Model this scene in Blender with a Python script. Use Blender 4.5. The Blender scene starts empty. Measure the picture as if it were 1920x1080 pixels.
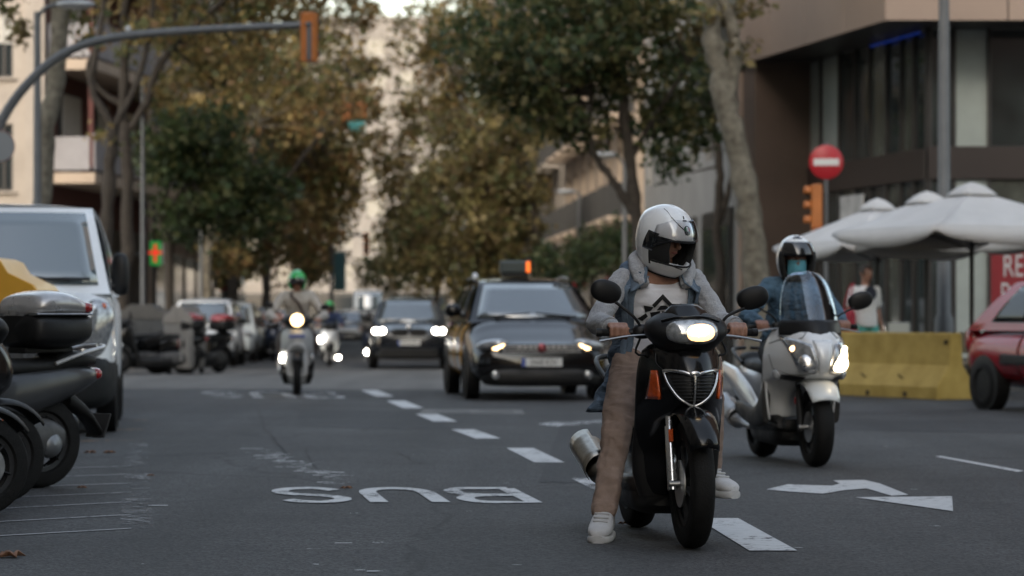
import bpy, bmesh, math, random
import numpy as np
from mathutils import Vector, Matrix, Euler
R = math.radians
random.seed(7)
SC = bpy.context.scene
COL = SC.collection

# ---------------------------------------------------------------- camera
F = 5200.0          # focal length in photo pixels (1920 wide)
CH = 1.08           # camera height
cd = bpy.data.cameras.new('camera'); cam = bpy.data.objects.new('camera', cd); COL.objects.link(cam)
cd.sensor_width = 36.0; cd.lens = 36.0 * F / 1920.0
cd.shift_y = 52.0 / 1920.0
cam.location = (0, 0, CH); cam.rotation_euler = (R(90), 0, 0)
cd.clip_start = 0.1; cd.clip_end = 5000
cd.dof.use_dof = True; cd.dof.focus_distance = 13.15; cd.dof.aperture_fstop = 3.0
SC.camera = cam

# ---------------------------------------------------------------- world, sun, exposure
SUN_EL, SUN_AZ = 27.0, 202.0      # azimuth clockwise from +Y: low sun from behind the camera, kept off the near street by added unseen houses
w = bpy.data.worlds.new('World'); SC.world = w; w.use_nodes = True
nt = w.node_tree; nt.nodes.clear()
sky = nt.nodes.new('ShaderNodeTexSky'); sky.sky_type = 'NISHITA'; sky.sun_disc = False
sky.sun_elevation = R(SUN_EL); sky.sun_rotation = R(SUN_AZ)
sky.air_density = 1.6; sky.dust_density = 3.0; sky.ozone_density = 1.5
hs = nt.nodes.new('ShaderNodeHueSaturation'); hs.inputs['Saturation'].default_value = 0.6
bg = nt.nodes.new('ShaderNodeBackground'); bg.inputs['Strength'].default_value = 0.15
wo = nt.nodes.new('ShaderNodeOutputWorld')
nt.links.new(sky.outputs[0], hs.inputs['Color']); nt.links.new(hs.outputs[0], bg.inputs['Color']); nt.links.new(bg.outputs[0], wo.inputs[0])
sd = bpy.data.lights.new('sun', 'SUN'); sd.energy = 0.5; sd.angle = R(12); sd.color = (1.0, 0.86, 0.70)
so = bpy.data.objects.new('sun', sd); COL.objects.link(so)
_d = Vector((math.sin(R(SUN_AZ)) * math.cos(R(SUN_EL)), math.cos(R(SUN_AZ)) * math.cos(R(SUN_EL)), math.sin(R(SUN_EL))))
so.rotation_euler = _d.to_track_quat('Z', 'Y').to_euler()
so.location = (0, 0, 60)
SC.view_settings.view_transform = 'Standard'; SC.view_settings.look = 'None'
SC.view_settings.gamma = 1.0; SC.view_settings.exposure = 1.4
SC.render.engine = 'CYCLES'
cy = SC.cycles
cy.use_denoising = True
cy.volume_bounces = 0; cy.max_bounces = 6; cy.diffuse_bounces = 2; cy.glossy_bounces = 3; cy.transmission_bounces = 4; cy.transparent_max_bounces = 12
cy.caustics_reflective = False; cy.caustics_refractive = False

# ---------------------------------------------------------------- placing by the photograph
def gz(Y):                                  # the road dips a little behind the crossing
    if Y < 46: return 0.0
    if Y < 65: return -0.18 * (Y - 46) / 19
    return -0.18 - 0.02 * min(1, (Y - 65) / 20)
def at(px, py, Y): return Vector(((px - 960) * Y / F, Y, CH + (592 - py) * Y / F))
def xat(px, Y): return (px - 960) * Y / F
def gp(px, py):                             # a pixel on the (flat) road
    Y = F * CH / (py - 592.0)
    return Vector(((px - 960) * Y / F, Y, 0))

# ---------------------------------------------------------------- materials
MATS = {}
def mat(name, col=(.5, .5, .5), rough=.5, metal=0., coat=0., var=0., vscale=6., bump=0., bscale=60., ior=1.5, emit=None, estr=0., sheen=0., col2=None, dirt=0., folds=None):
    if name in MATS: return MATS[name]
    m = bpy.data.materials.new(name); m.use_nodes = True; MATS[name] = m
    t = m.node_tree; b = t.nodes['Principled BSDF']
    b.inputs['Base Color'].default_value = (*col, 1); b.inputs['Roughness'].default_value = rough
    b.inputs['Metallic'].default_value = metal; b.inputs['IOR'].default_value = ior
    b.inputs['Coat Weight'].default_value = coat; b.inputs['Coat Roughness'].default_value = 0.06
    b.inputs['Sheen Weight'].default_value = sheen
    if emit: b.inputs['Emission Color'].default_value = (*emit, 1); b.inputs['Emission Strength'].default_value = estr
    tc = t.nodes.new('ShaderNodeTexCoord')
    if var > 0 or col2:
        n = t.nodes.new('ShaderNodeTexNoise'); n.inputs['Scale'].default_value = vscale; n.inputs['Detail'].default_value = 6; n.inputs['Roughness'].default_value = .65
        t.links.new(tc.outputs['Object'], n.inputs['Vector'])
        r = t.nodes.new('ShaderNodeValToRGB'); r.color_ramp.elements[0].position = .32; r.color_ramp.elements[1].position = .68
        c0 = tuple(c * (1 - var) for c in col); c1 = tuple(min(1, c * (1 + var)) for c in col) if not col2 else col2
        r.color_ramp.elements[0].color = (*c0, 1); r.color_ramp.elements[1].color = (*c1, 1)
        t.links.new(n.outputs['Fac'], r.inputs['Fac']); t.links.new(r.outputs['Color'], b.inputs['Base Color'])
    if dirt > 0:                            # uneven gloss: dust and wipe marks
        n3 = t.nodes.new('ShaderNodeTexNoise'); n3.inputs['Scale'].default_value = 9; n3.inputs['Detail'].default_value = 8
        t.links.new(tc.outputs['Object'], n3.inputs['Vector'])
        mr = t.nodes.new('ShaderNodeMapRange'); mr.inputs['From Min'].default_value = .35; mr.inputs['From Max'].default_value = .75
        mr.inputs['To Min'].default_value = rough; mr.inputs['To Max'].default_value = min(1, rough + dirt)
        t.links.new(n3.outputs['Fac'], mr.inputs['Value']); t.links.new(mr.outputs[0], b.inputs['Roughness'])
    if bump > 0:
        n2 = t.nodes.new('ShaderNodeTexNoise'); n2.inputs['Scale'].default_value = bscale; n2.inputs['Detail'].default_value = 4
        t.links.new(tc.outputs['Object'], n2.inputs['Vector'])
        bp = t.nodes.new('ShaderNodeBump'); bp.inputs['Strength'].default_value = bump; bp.inputs['Distance'].default_value = .02
        t.links.new(n2.outputs['Fac'], bp.inputs['Height']); t.links.new(bp.outputs[0], b.inputs['Normal'])
    if folds:                               # soft creases in cloth, running across and slantwise
        fs, fst, frot = folds; prev = b.inputs['Normal'].links[0].from_socket if b.inputs['Normal'].links else None
        for k_, (rx_, ry_) in enumerate(((.2, frot), (-.3, -frot * .6))):
            mp = t.nodes.new('ShaderNodeMapping'); mp.inputs['Rotation'].default_value = (rx_, ry_, 0); mp.inputs['Scale'].default_value = (1, 1, 2.2); t.links.new(tc.outputs['Object'], mp.inputs['Vector'])
            nf = t.nodes.new('ShaderNodeTexNoise'); nf.inputs['Scale'].default_value = fs * (1 + .6 * k_); nf.inputs['Detail'].default_value = 1.5; nf.inputs['Distortion'].default_value = .9; t.links.new(mp.outputs[0], nf.inputs['Vector'])
            bf = t.nodes.new('ShaderNodeBump'); bf.inputs['Strength'].default_value = fst; bf.inputs['Distance'].default_value = .06; t.links.new(nf.outputs['Fac'], bf.inputs['Height'])
            if prev: t.links.new(prev, bf.inputs['Normal'])
            prev = bf.outputs[0]
        t.links.new(prev, b.inputs['Normal'])
    return m

def clear_mat(name, tint=(.8, .85, .9), gloss=.1):
    if name in MATS: return MATS[name]
    m = bpy.data.materials.new(name); m.use_nodes = True; MATS[name] = m
    t = m.node_tree; t.nodes.clear()
    tr = t.nodes.new('ShaderNodeBsdfTransparent'); tr.inputs['Color'].default_value = (*tint, 1)
    gl = t.nodes.new('ShaderNodeBsdfGlossy'); gl.inputs['Roughness'].default_value = .06; gl.inputs['Color'].default_value = (.9, .95, 1, 1)
    fr = t.nodes.new('ShaderNodeFresnel'); fr.inputs['IOR'].default_value = 1.22
    ad = t.nodes.new('ShaderNodeMath'); ad.operation = 'ADD'; ad.inputs[1].default_value = gloss; ad.use_clamp = True
    mx = t.nodes.new('ShaderNodeMixShader'); o = t.nodes.new('ShaderNodeOutputMaterial')
    t.links.new(fr.outputs[0], ad.inputs[0]); t.links.new(ad.outputs[0], mx.inputs[0])
    t.links.new(tr.outputs[0], mx.inputs[1]); t.links.new(gl.outputs[0], mx.inputs[2]); t.links.new(mx.outputs[0], o.inputs[0])
    return m

def leaf_mat(name):
    if name in MATS: return MATS[name]
    m = bpy.data.materials.new(name); m.use_nodes = True; MATS[name] = m
    t = m.node_tree; t.nodes.clear()
    a = t.nodes.new('ShaderNodeAttribute'); a.attribute_name = 'Col'
    d = t.nodes.new('ShaderNodeBsdfPrincipled'); d.inputs['Roughness'].default_value = .55
    tl = t.nodes.new('ShaderNodeBsdfTranslucent'); mx = t.nodes.new('ShaderNodeMixShader'); mx.inputs[0].default_value = .5
    o = t.nodes.new('ShaderNodeOutputMaterial')
    t.links.new(a.outputs['Color'], d.inputs['Base Color']); t.links.new(a.outputs['Color'], tl.inputs['Color'])
    t.links.new(d.outputs[0], mx.inputs[1]); t.links.new(tl.outputs[0], mx.inputs[2]); t.links.new(mx.outputs[0], o.inputs[0])
    return m

def asphalt_mat(name, c0, c1, speck=.35, crack=True):
    m = bpy.data.materials.new(name); m.use_nodes = True; MATS[name] = m
    t = m.node_tree; b = t.nodes['Principled BSDF']; b.inputs['Roughness'].default_value = .8
    N = t.nodes.new; L = t.links.new
    tc = N('ShaderNodeTexCoord')
    big = N('ShaderNodeTexNoise'); big.inputs['Scale'].default_value = .35; big.inputs['Detail'].default_value = 5; big.inputs['Roughness'].default_value = .6
    L(tc.outputs['Object'], big.inputs['Vector'])
    r = N('ShaderNodeValToRGB'); r.color_ramp.elements[0].position = .35; r.color_ramp.elements[1].position = .7
    r.color_ramp.elements[0].color = (*c0, 1); r.color_ramp.elements[1].color = (*c1, 1); L(big.outputs['Fac'], r.inputs['Fac'])
    # wheel-worn streaks along the street
    mp = N('ShaderNodeMapping'); mp.inputs['Rotation'].default_value = (0, 0, R(-7.3)); mp.inputs['Scale'].default_value = (1.6, .05, 1); L(tc.outputs['Object'], mp.inputs['Vector'])
    st = N('ShaderNodeTexNoise'); st.inputs['Scale'].default_value = 1.0; st.inputs['Detail'].default_value = 3; L(mp.outputs[0], st.inputs['Vector'])
    mr = N('ShaderNodeMapRange'); mr.inputs['From Min'].default_value = .3; mr.inputs['From Max'].default_value = .7; mr.inputs['To Min'].default_value = .7; mr.inputs['To Max'].default_value = 1.28
    L(st.outputs['Fac'], mr.inputs['Value'])
    m1 = N('ShaderNodeMixRGB'); m1.blend_type = 'MULTIPLY'; m1.inputs[0].default_value = 1; L(r.outputs[0], m1.inputs[1]); L(mr.outputs[0], m1.inputs[2])
    oil = N('ShaderNodeTexNoise'); oil.inputs['Scale'].default_value = .9; oil.inputs['Detail'].default_value = 7; oil.inputs['Roughness'].default_value = .7; oil.inputs['Distortion'].default_value = .6; L(tc.outputs['Object'], oil.inputs['Vector'])
    om = N('ShaderNodeMapRange'); om.inputs['From Min'].default_value = .52; om.inputs['From Max'].default_value = .68; om.inputs['To Min'].default_value = 1.0; om.inputs['To Max'].default_value = .68; L(oil.outputs['Fac'], om.inputs['Value'])
    mo_ = N('ShaderNodeMixRGB'); mo_.blend_type = 'MULTIPLY'; mo_.inputs[0].default_value = 1; L(m1.outputs[0], mo_.inputs[1]); L(om.outputs[0], mo_.inputs[2]); m1 = mo_
    # aggregate
    sp = N('ShaderNodeTexVoronoi'); sp.inputs['Scale'].default_value = 70; L(tc.outputs['Object'], sp.inputs['Vector'])
    m2 = N('ShaderNodeMapRange'); m2.inputs['From Max'].default_value = 1; m2.inputs['To Min'].default_value = 1 - speck; m2.inputs['To Max'].default_value = 1 + speck * 1.3
    sr = N('ShaderNodeSeparateColor'); L(sp.outputs['Color'], sr.inputs[0]); L(sr.outputs[0], m2.inputs['Value'])
    m3 = N('ShaderNodeMixRGB'); m3.blend_type = 'MULTIPLY'; m3.inputs[0].default_value = 1; L(m1.outputs[0], m3.inputs[1]); L(m2.outputs[0], m3.inputs[2])
    last = m3.outputs[0]
    if crack:
        wz = N('ShaderNodeTexNoise'); wz.inputs['Scale'].default_value = 1.2; wz.inputs['Detail'].default_value = 5; L(tc.outputs['Object'], wz.inputs['Vector'])
        mxv = N('ShaderNodeMixRGB'); mxv.inputs[0].default_value = .35; L(tc.outputs['Object'], mxv.inputs[1]); L(wz.outputs['Color'], mxv.inputs[2])
        vo = N('ShaderNodeTexVoronoi'); vo.feature = 'DISTANCE_TO_EDGE'; vo.inputs['Scale'].default_value = .27; L(mxv.outputs[0], vo.inputs['Vector'])
        lt = N('ShaderNodeMapRange'); lt.inputs['From Min'].default_value = .0; lt.inputs['From Max'].default_value = .006; lt.inputs['To Min'].default_value = .45; lt.inputs['To Max'].default_value = 1
        L(vo.outputs['Distance'], lt.inputs['Value'])
        m4 = N('ShaderNodeMixRGB'); m4.blend_type = 'MULTIPLY'; m4.inputs[0].default_value = 1; L(last, m4.inputs[1]); L(lt.outputs[0], m4.inputs[2]); last = m4.outputs[0]
    L(last, b.inputs['Base Color'])
    bp = N('ShaderNodeBump'); bp.inputs['Strength'].default_value = .5; bp.inputs['Distance'].default_value = .006; L(sp.outputs['Distance'], bp.inputs['Height']); L(bp.outputs[0], b.inputs['Normal'])
    return m

def paint_mat(name, wear, col=(.52, .53, .54)):
    m = bpy.data.materials.new(name); m.use_nodes = True; MATS[name] = m
    t = m.node_tree; b = t.nodes['Principled BSDF']; N = t.nodes.new; L = t.links.new
    b.inputs['Base Color'].default_value = (*col, 1); b.inputs['Roughness'].default_value = .65
    tc = N('ShaderNodeTexCoord'); n = N('ShaderNodeTexNoise'); n.inputs['Scale'].default_value = 14; n.inputs['Detail'].default_value = 9; n.inputs['Roughness'].default_value = .75
    n2 = N('ShaderNodeTexNoise'); n2.inputs['Scale'].default_value = 1.4; n2.inputs['Detail'].default_value = 2
    L(tc.outputs['Object'], n.inputs['Vector']); L(tc.outputs['Object'], n2.inputs['Vector'])
    ad = N('ShaderNodeMath'); ad.operation = 'MULTIPLY_ADD'; ad.inputs[1].default_value = .5; L(n2.outputs['Fac'], ad.inputs[0]); L(n.outputs['Fac'], ad.inputs[2])
    mr = N('ShaderNodeMapRange'); mr.inputs['From Min'].default_value = wear; mr.inputs['From Max'].default_value = wear + .12; L(ad.outputs[0], mr.inputs['Value'])
    tr = N('ShaderNodeBsdfTransparent'); mx = N('ShaderNodeMixShader'); L(mr.outputs[0], mx.inputs[0]); L(tr.outputs[0], mx.inputs[1]); L(b.outputs[0], mx.inputs[2])
    L(mx.outputs[0], t.nodes['Material Output'].inputs[0])
    r = N('ShaderNodeValToRGB'); r.color_ramp.elements[0].color = (*[c * .55 for c in col], 1); r.color_ramp.elements[1].color = (*col, 1); r.color_ramp.elements[1].position = .6
    L(n.outputs['Fac'], r.inputs[0]); L(r.outputs[0], b.inputs['Base Color'])
    return m

black_plastic = mat('black_plastic', (.007, .007, .0075), .4, ior=1.38, bump=.06, bscale=300, dirt=.2)
black_gloss = mat('black_paint', (.004, .004, .0045), .13, coat=.0, dirt=.1, ior=1.42)
dark_grey = mat('dark_grey_plastic', (.022, .0225, .024), .5, var=.2, ior=1.4)
rubber = mat('rubber', (.009, .009, .009), .7, ior=1.28, var=.25, vscale=20, bump=.2, bscale=90)
chrome = mat('chrome', (.62, .62, .62), .16, metal=1, dirt=.25)
alu = mat('aluminium', (.42, .42, .42), .34, metal=1, var=.15, dirt=.2)
steel_grey = mat('galvanised_steel', (.15, .16, .17), .5, metal=.35, var=.18, vscale=3)
car_glass = mat('dark_glass', (.05, .066, .074), .05, ior=2.7)  # pale base colour stands in for sky reflected in the windscreens
side_glass = mat('side_glass', (.012, .014, .014), .05, ior=1.5)
lens_clear = mat('lens_clear', (.35, .36, .37), .1, metal=.5, coat=1, var=.5, vscale=30)
lens_orange = mat('lens_orange', (.5, .075, .012), .2, coat=1, var=.25, vscale=60)
lens_red = mat('lens_red', (.3, .012, .012), .2, coat=1, var=.25, vscale=40)
lamp_warm = mat('lamp_lit_warm', (1, .8, .5), .3, emit=(1.0, .66, .30), estr=3.2)
lamp_white = mat('lamp_lit_white', (1, 1, 1), .3, emit=(1.0, .93, .8), estr=14)
skin = mat('skin', (.30, .155, .105), .55, var=.15, vscale=30)
hair = mat('hair', (.03, .02, .015), .6, bump=.5, bscale=120)

# ---------------------------------------------------------------- object helpers
def tag(o, label=None, cat=None, group=None, kind=None):
    if label: o['label'] = label
    if cat: o['category'] = cat
    if group: o['group'] = group
    if kind: o['kind'] = kind
    return o
def empty(name, loc=(0, 0, 0), rz=0., label=None, cat=None, group=None, parent=None):
    o = bpy.data.objects.new(name, None); COL.objects.link(o); o.location = loc; o.rotation_euler = (0, 0, rz); o.empty_display_size = .2
    if parent: o.parent = parent
    return tag(o, label, cat, group)
def children(o): return [c for c in bpy.data.objects if c.parent == o]
def copy_tree(o, parent=None):
    kids = {}
    for c in bpy.data.objects:
        if c.parent: kids.setdefault(c.parent.name, []).append(c)
    def rec(a, p):
        c = a.copy(); COL.objects.link(c); c.parent = p
        for ch in kids.get(a.name, []): rec(ch, c)
        return c
    return rec(o, parent)

def frame(d, up=(0, 0, 1)):
    d = Vector(d).normalized(); u = Vector(up)
    if abs(d.dot(u)) > .98: u = Vector((0, 1, 0))
    a = d.cross(u).normalized(); b = a.cross(d).normalized()
    return d, a, b

def crom(rows, n):
    """smooth a table of number rows (first column the running one) to n rows"""
    P = np.array(rows, float); k = len(P)
    t = np.linspace(0, k - 1, n); out = []
    for s in t:
        i = min(int(s), k - 2); f = s - i
        p0, p1, p2, p3 = P[max(i - 1, 0)], P[i], P[i + 1], P[min(i + 2, k - 1)]
        m1 = (p2 - p0) * .5 if i > 0 else (p2 - p1); m2 = (p3 - p1) * .5 if i < k - 2 else (p2 - p1)
        q = (2 * f**3 - 3 * f**2 + 1) * p1 + (f**3 - 2 * f**2 + f) * m1 + (-2 * f**3 + 3 * f**2) * p2 + (f**3 - f**2) * m2
        out.append(q)
    return np.array(out)

def sup(a, e):
    c, s = math.cos(a), math.sin(a)
    return math.copysign(abs(c) ** (2 / e), c), math.copysign(abs(s) ** (2 / e), s)

class MB:
    def __init__(s): s.v = []; s.f = []
    def add(s, vs, fs):
        o = len(s.v); s.v += [tuple(p) for p in vs]; s.f += [tuple(i + o for i in f) for f in fs]; return s
    def box(s, c, size, rot=None, taper=1.):
        hx, hy, hz = size[0] / 2, size[1] / 2, size[2] / 2
        vs = [Vector((x * hx * (taper if z > 0 else 1), y * hy * (taper if z > 0 else 1), z * hz)) for z in (-1, 1) for x, y in ((-1, -1), (1, -1), (1, 1), (-1, 1))]
        if rot is not None: vs = [rot @ v for v in vs]
        c = Vector(c); return s.add([v + c for v in vs], [(3, 2, 1, 0), (4, 5, 6, 7), (0, 1, 5, 4), (1, 2, 6, 5), (2, 3, 7, 6), (3, 0, 4, 7)])
    def loft(s, rings, cap=True, closed=True):
        o = len(s.v); n = len(rings[0])
        for r in rings: s.v += [tuple(p) for p in r]
        for i in range(len(rings) - 1):
            for j in range(n if closed else n - 1):
                a = o + i * n + j; b = o + i * n + (j + 1) % n
                s.f.append((a, b, b + n, a + n))
        if cap:
            for k, rg in ((0, rings[0]), (len(rings) - 1, rings[-1])):
                c = Vector((0, 0, 0))
                for p in rg: c += Vector(p)
                c /= n; s.v.append(tuple(c)); ci = len(s.v) - 1
                for j in range(n):
                    a = o + k * n + j; b = o + k * n + (j + 1) % n
                    s.f.append((b, a, ci) if k == 0 else (a, b, ci))
        return s
    def tube(s, pts, rad, n=8, cap=True, flat=1., up=(0, 0, 1)):
        pts = [Vector(p) for p in pts]
        if not isinstance(rad, (list, tuple)): rad = [rad] * len(pts)
        rings = []; pa = None
        for i, p in enumerate(pts):
            d = (pts[min(i + 1, len(pts) - 1)] - pts[max(i - 1, 0)])
            d = d.normalized()
            if pa is None: _, a, b = frame(d, up)
            else:
                a = (pa - d * pa.dot(d)).normalized(); b = a.cross(d)
            pa = a
            rings.append([p + a * math.cos(2 * math.pi * k / n) * rad[i] + b * math.sin(2 * math.pi * k / n) * rad[i] * flat for k in range(n)])
        # orientation so that normals point out
        return s.loft([list(reversed(r)) for r in rings], cap)
    def cyl(s, p0, p1, r0, r1=None, n=14): return s.tube([p0, p1], [r0, r0 if r1 is None else r1], n)
    def ell(s, c, r, rot=None, nu=16, nv=10, e=2., cut=None):
        c = Vector(c); rings = []
        for i in range(nv + 1):
            t = -math.pi / 2 + math.pi * i / nv
            cz, sz = sup(t, e)
            ring = []
            for k in range(nu):
                x, y = sup(2 * math.pi * k / nu, e)
                v = Vector((x * cz * r[0], y * cz * r[1], sz * r[2]))
                ring.append((rot @ v if rot is not None else v) + c)
            rings.append(ring)
        return s.loft(rings, False)
    def capsule(s, a, b, ra, rb=None, n=12):
        rb = ra if rb is None else rb; a = Vector(a); b = Vector(b)
        d, u, w = frame(b - a)
        rings = []
        for t in (-90, -60, -30, 0): rings.append((a + d * ra * math.sin(R(t)), ra * max(.02, math.cos(R(t)))))
        for t in (0, 30, 60, 90): rings.append((b + d * rb * math.sin(R(t)), rb * max(.02, math.cos(R(t)))))
        return s.loft([[c + u * math.cos(-2 * math.pi * k / n) * q + w * math.sin(-2 * math.pi * k / n) * q for k in range(n)] for c, q in rings], True)
    def chain(s, pts, rad):
        for i in range(len(pts) - 1): s.capsule(pts[i], pts[i + 1], rad[i], rad[i + 1])
        return s
    def lathe(s, prof, org=(0, 0, 0), axis=(0, 0, 1), n=24, cap=True):
        d, a, b = frame(axis); org = Vector(org)
        return s.loft([[org + d * h + a * math.cos(-2 * math.pi * k / n) * r + b * math.sin(-2 * math.pi * k / n) * r for k in range(n)] for r, h in prof], cap)
    def blade(s, poly, org, ux, uy, th):
        """polygon in the plane (ux, uy) given thickness th along ux x uy"""
        ux = Vector(ux); uy = Vector(uy); n = ux.cross(uy).normalized(); org = Vector(org)
        A = [org + ux * x + uy * y for x, y in poly]; k = len(A)
        o = len(s.v); s.v += [tuple(p + n * th / 2) for p in A] + [tuple(p - n * th / 2) for p in A]
        s.f.append(tuple(o + i for i in range(k))); s.f.append(tuple(o + k + i for i in reversed(range(k))))
        for i in range(k): j = (i + 1) % k; s.f.append((o + j, o + i, o + k + i, o + k + j))
        return s
    def yloft(s, rows, n=24, e=2.6, dense=None, cx=0.):
        """rows (y, half width, z low, z high): a body along y with rounded-box sections"""
        rows = crom(rows, dense) if dense else np.array(rows, float)
        rings = []
        for y, hw, z0, z1 in rows:
            ring = []
            for k in range(n):
                c, q = sup(2 * math.pi * k / n, e)
                ring.append((cx + c * hw, y, (z0 + z1) / 2 + q * (z1 - z0) / 2))
            rings.append(ring)
        s.loft([list(reversed(r)) for r in rings], True); return s
    def zshell(s, rows, p=2.2, n=17, dense=None):
        """rows (z, half width, y of nose, y of edge): a curved front shield, open at the back"""
        rows = crom(rows, dense) if dense else np.array(rows, float)
        rings = []
        for z, hw, yn, ye in rows:
            rings.append([(hw * math.sin(math.pi / 2 * u), ye + (yn - ye) * (1 - abs(math.sin(math.pi / 2 * u)) ** p), z) for u in np.linspace(-1, 1, n)])
        return s.loft(rings, False, False)
    def grid(s, fn, us, vs):
        o = len(s.v); n = len(us)
        for v in vs:
            for u in us: s.v.append(tuple(fn(u, v)))
        for i in range(len(vs) - 1):
            for j in range(n - 1):
                a = o + i * n + j; s.f.append((a, a + 1, a + 1 + n, a + n))
        return s
    def build(s, name, m, parent=None, smooth=True, bevel=0, sub=0, solid=0, remesh=0, sm=0, disp=None, loc=None, weld=0, label=None, kind=None, solid_off=-1, auto=50):
        me = bpy.data.meshes.new(name); me.from_pydata(s.v, [], s.f); me.update()
        if m is not None: me.materials.append(m)
        if smooth:
            me.polygons.foreach_set('use_smooth', [True] * len(me.polygons))
            if auto and not remesh and not sub:
                try: me.set_sharp_from_angle(angle=R(auto))
                except Exception: pass
        o = bpy.data.objects.new(name, me); COL.objects.link(o)
        if parent is not None: o.parent = parent
        if loc is not None: o.location = loc
        if weld: q = o.modifiers.new('weld', 'WELD'); q.merge_threshold = weld
        if remesh: q = o.modifiers.new('remesh', 'REMESH'); q.mode = 'VOXEL'; q.voxel_size = remesh; q.use_smooth_shade = True
        if sm: q = o.modifiers.new('smooth', 'SMOOTH'); q.factor = .5; q.iterations = sm
        if disp:
            for (sc_, st_) in disp:
                tx = bpy.data.textures.get('wr%g' % sc_)
                if not tx and sc_ < 0:
                    tx = bpy.data.textures.new('wr%g' % sc_, 'MARBLE'); tx.noise_scale = -sc_; tx.turbulence = 9; tx.noise_depth = 2; tx.marble_type = 'SOFT'
                if not tx: tx = bpy.data.textures.new('wr%g' % sc_, 'CLOUDS'); tx.noise_scale = sc_; tx.noise_depth = 2
                q = o.modifiers.new('disp', 'DISPLACE'); q.texture = tx; q.strength = st_; q.mid_level = .5; q.texture_coords = 'LOCAL'
        if solid: q = o.modifiers.new('solid', 'SOLIDIFY'); q.thickness = solid; q.offset = solid_off
        if bevel: q = o.modifiers.new('bevel', 'BEVEL'); q.width = bevel; q.segments = 2; q.limit_method = 'ANGLE'; q.angle_limit = R(35)
        if sub: q = o.modifiers.new('sub', 'SUBSURF'); q.levels = sub; q.render_levels = sub
        if label: o['label'] = label
        if kind: o['kind'] = kind
        return o

def Bx(name, c, size, m, parent=None, bevel=.006, rot=None, taper=1.): return MB().box(c, size, rot, taper).build(name, m, parent, bevel=bevel, smooth=False)

def text_mesh(name, body, m, parent, size, loc, rot, extrude=.001, sx=1., sy=1., align='CENTER'):
    cu = bpy.data.curves.new(name + '_curve', 'FONT'); cu.body = body; cu.size = size; cu.extrude = extrude; cu.align_x = align; cu.align_y = 'CENTER'; cu.resolution_u = 3
    to = bpy.data.objects.new('tmp_text', cu); COL.objects.link(to)
    dg = bpy.context.evaluated_depsgraph_get()
    me = bpy.data.meshes.new_from_object(to.evaluated_get(dg)); me.name = name
    bpy.data.objects.remove(to); bpy.data.curves.remove(cu)
    me.materials.clear(); me.materials.append(m)
    o = bpy.data.objects.new(name, me); COL.objects.link(o); o.parent = parent; o.location = loc; o.rotation_euler = rot; o.scale = (sx, sy, 1)
    return o
# ================================================================ SETTING
asph = asphalt_mat('asphalt', (.027, .0272, .0285), (.044, .0443, .046), speck=.8)
conc = asphalt_mat('pale_road_concrete', (.105, .10, .094), (.14, .133, .123), speck=.15, crack=False)
pave = mat('pavement_slabs', (.17, .165, .155), .8, var=.2, vscale=1.5, bump=.2, bscale=30)
kerbm = mat('kerb_granite', (.2, .2, .195), .8, var=.2, vscale=8)
pm_good = paint_mat('road_paint', .56)
pm_worn = paint_mat('road_paint_worn', .70)
pm_faint = paint_mat('road_paint_faint', .80)
pm_bus = paint_mat('road_paint_lettering', .585)
pm_ghost = paint_mat('road_paint_ghost', .73, (.16, .16, .165))
pm_thin = paint_mat('road_paint_thin', .57, (.34, .34, .35))

def sheet(name, xs, ys, z, m, kind='structure'):
    mb = MB(); mb.grid(lambda x, y: (x, y, gz(y) + z), xs, ys); return tag(mb.build(name, m, smooth=False), kind=kind)
YS = [-60, -20, 0, 10, 20, 30, 40, 46, 50, 55, 60, 65, 75, 85, 150, 300, 900, 3000]
road = sheet('road', [-1500, -200, -40, -10, 0, 10, 40, 200, 1500], YS, 0, asph)
# pale cross street behind the stop line
mbx = MB(); ys = list(np.linspace(40.6, 63, 13))
mbx.grid(lambda x, y: (x, y + (.25 * math.sin(x * .9) if y < 41 else 0), gz(y) + .004), list(np.linspace(-60, 4.3, 50)), ys)
tag(mbx.build('cross_street', conc, smooth=False), kind='structure')

SDX = -.128                                 # the near lanes run along (SDX, 1)
def mark(name, poly, m, z=.005):            # poly of ground points
    o = MB().add([(p[0], p[1], gz(p[1]) + z) for p in poly], [tuple(range(len(poly)))]).build(name, m, road, smooth=False); return o
def dash(y0, y1, x0, wdt, m, name='lane_dash', d=SDX, yr=13.66):
    a = x0 + d * (y0 - yr); b = x0 + d * (y1 - yr)
    return mark(name, [(a - wdt / 2, y0), (a + wdt / 2, y0), (b + wdt / 2, y1), (b - wdt / 2, y1)], m)
# lane dashes, from the photograph's near and far edges
for (x0, y0, x1, y1, wd, mm) in ((1450, 1034, 1345, 973, .22, pm_good), (1150, 921, 1100, 897, .22, pm_worn), (1030, 868, 975, 841, .22, pm_good), (915, 823, 868, 806, .22, pm_good),
                             (835, 791, 800, 777, .24, pm_good), (775, 766, 742, 752, .24, pm_good), (722, 744, 692, 732, .24, pm_good)):
    a = gp(x0, y0); b = gp(x1, y1)
    mark('lane_dash', [(a.x - wd / 2, a.y), (a.x + wd / 2, a.y), (b.x + wd / 2, b.y), (b.x - wd / 2, b.y)], mm)
# edge band of the motorcycle bay
a = gp(256, 992); b = gp(257, 832); wd = .085
for i in range(9):
    t0 = i / 9; t1 = t0 + .1; p = a.lerp(b, t0); q = a.lerp(b, t1)
    mark('bay_edge_line', [(p.x - wd, p.y), (p.x + wd, p.y), (q.x + wd, q.y), (q.x - wd, q.y)], pm_ghost)
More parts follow.
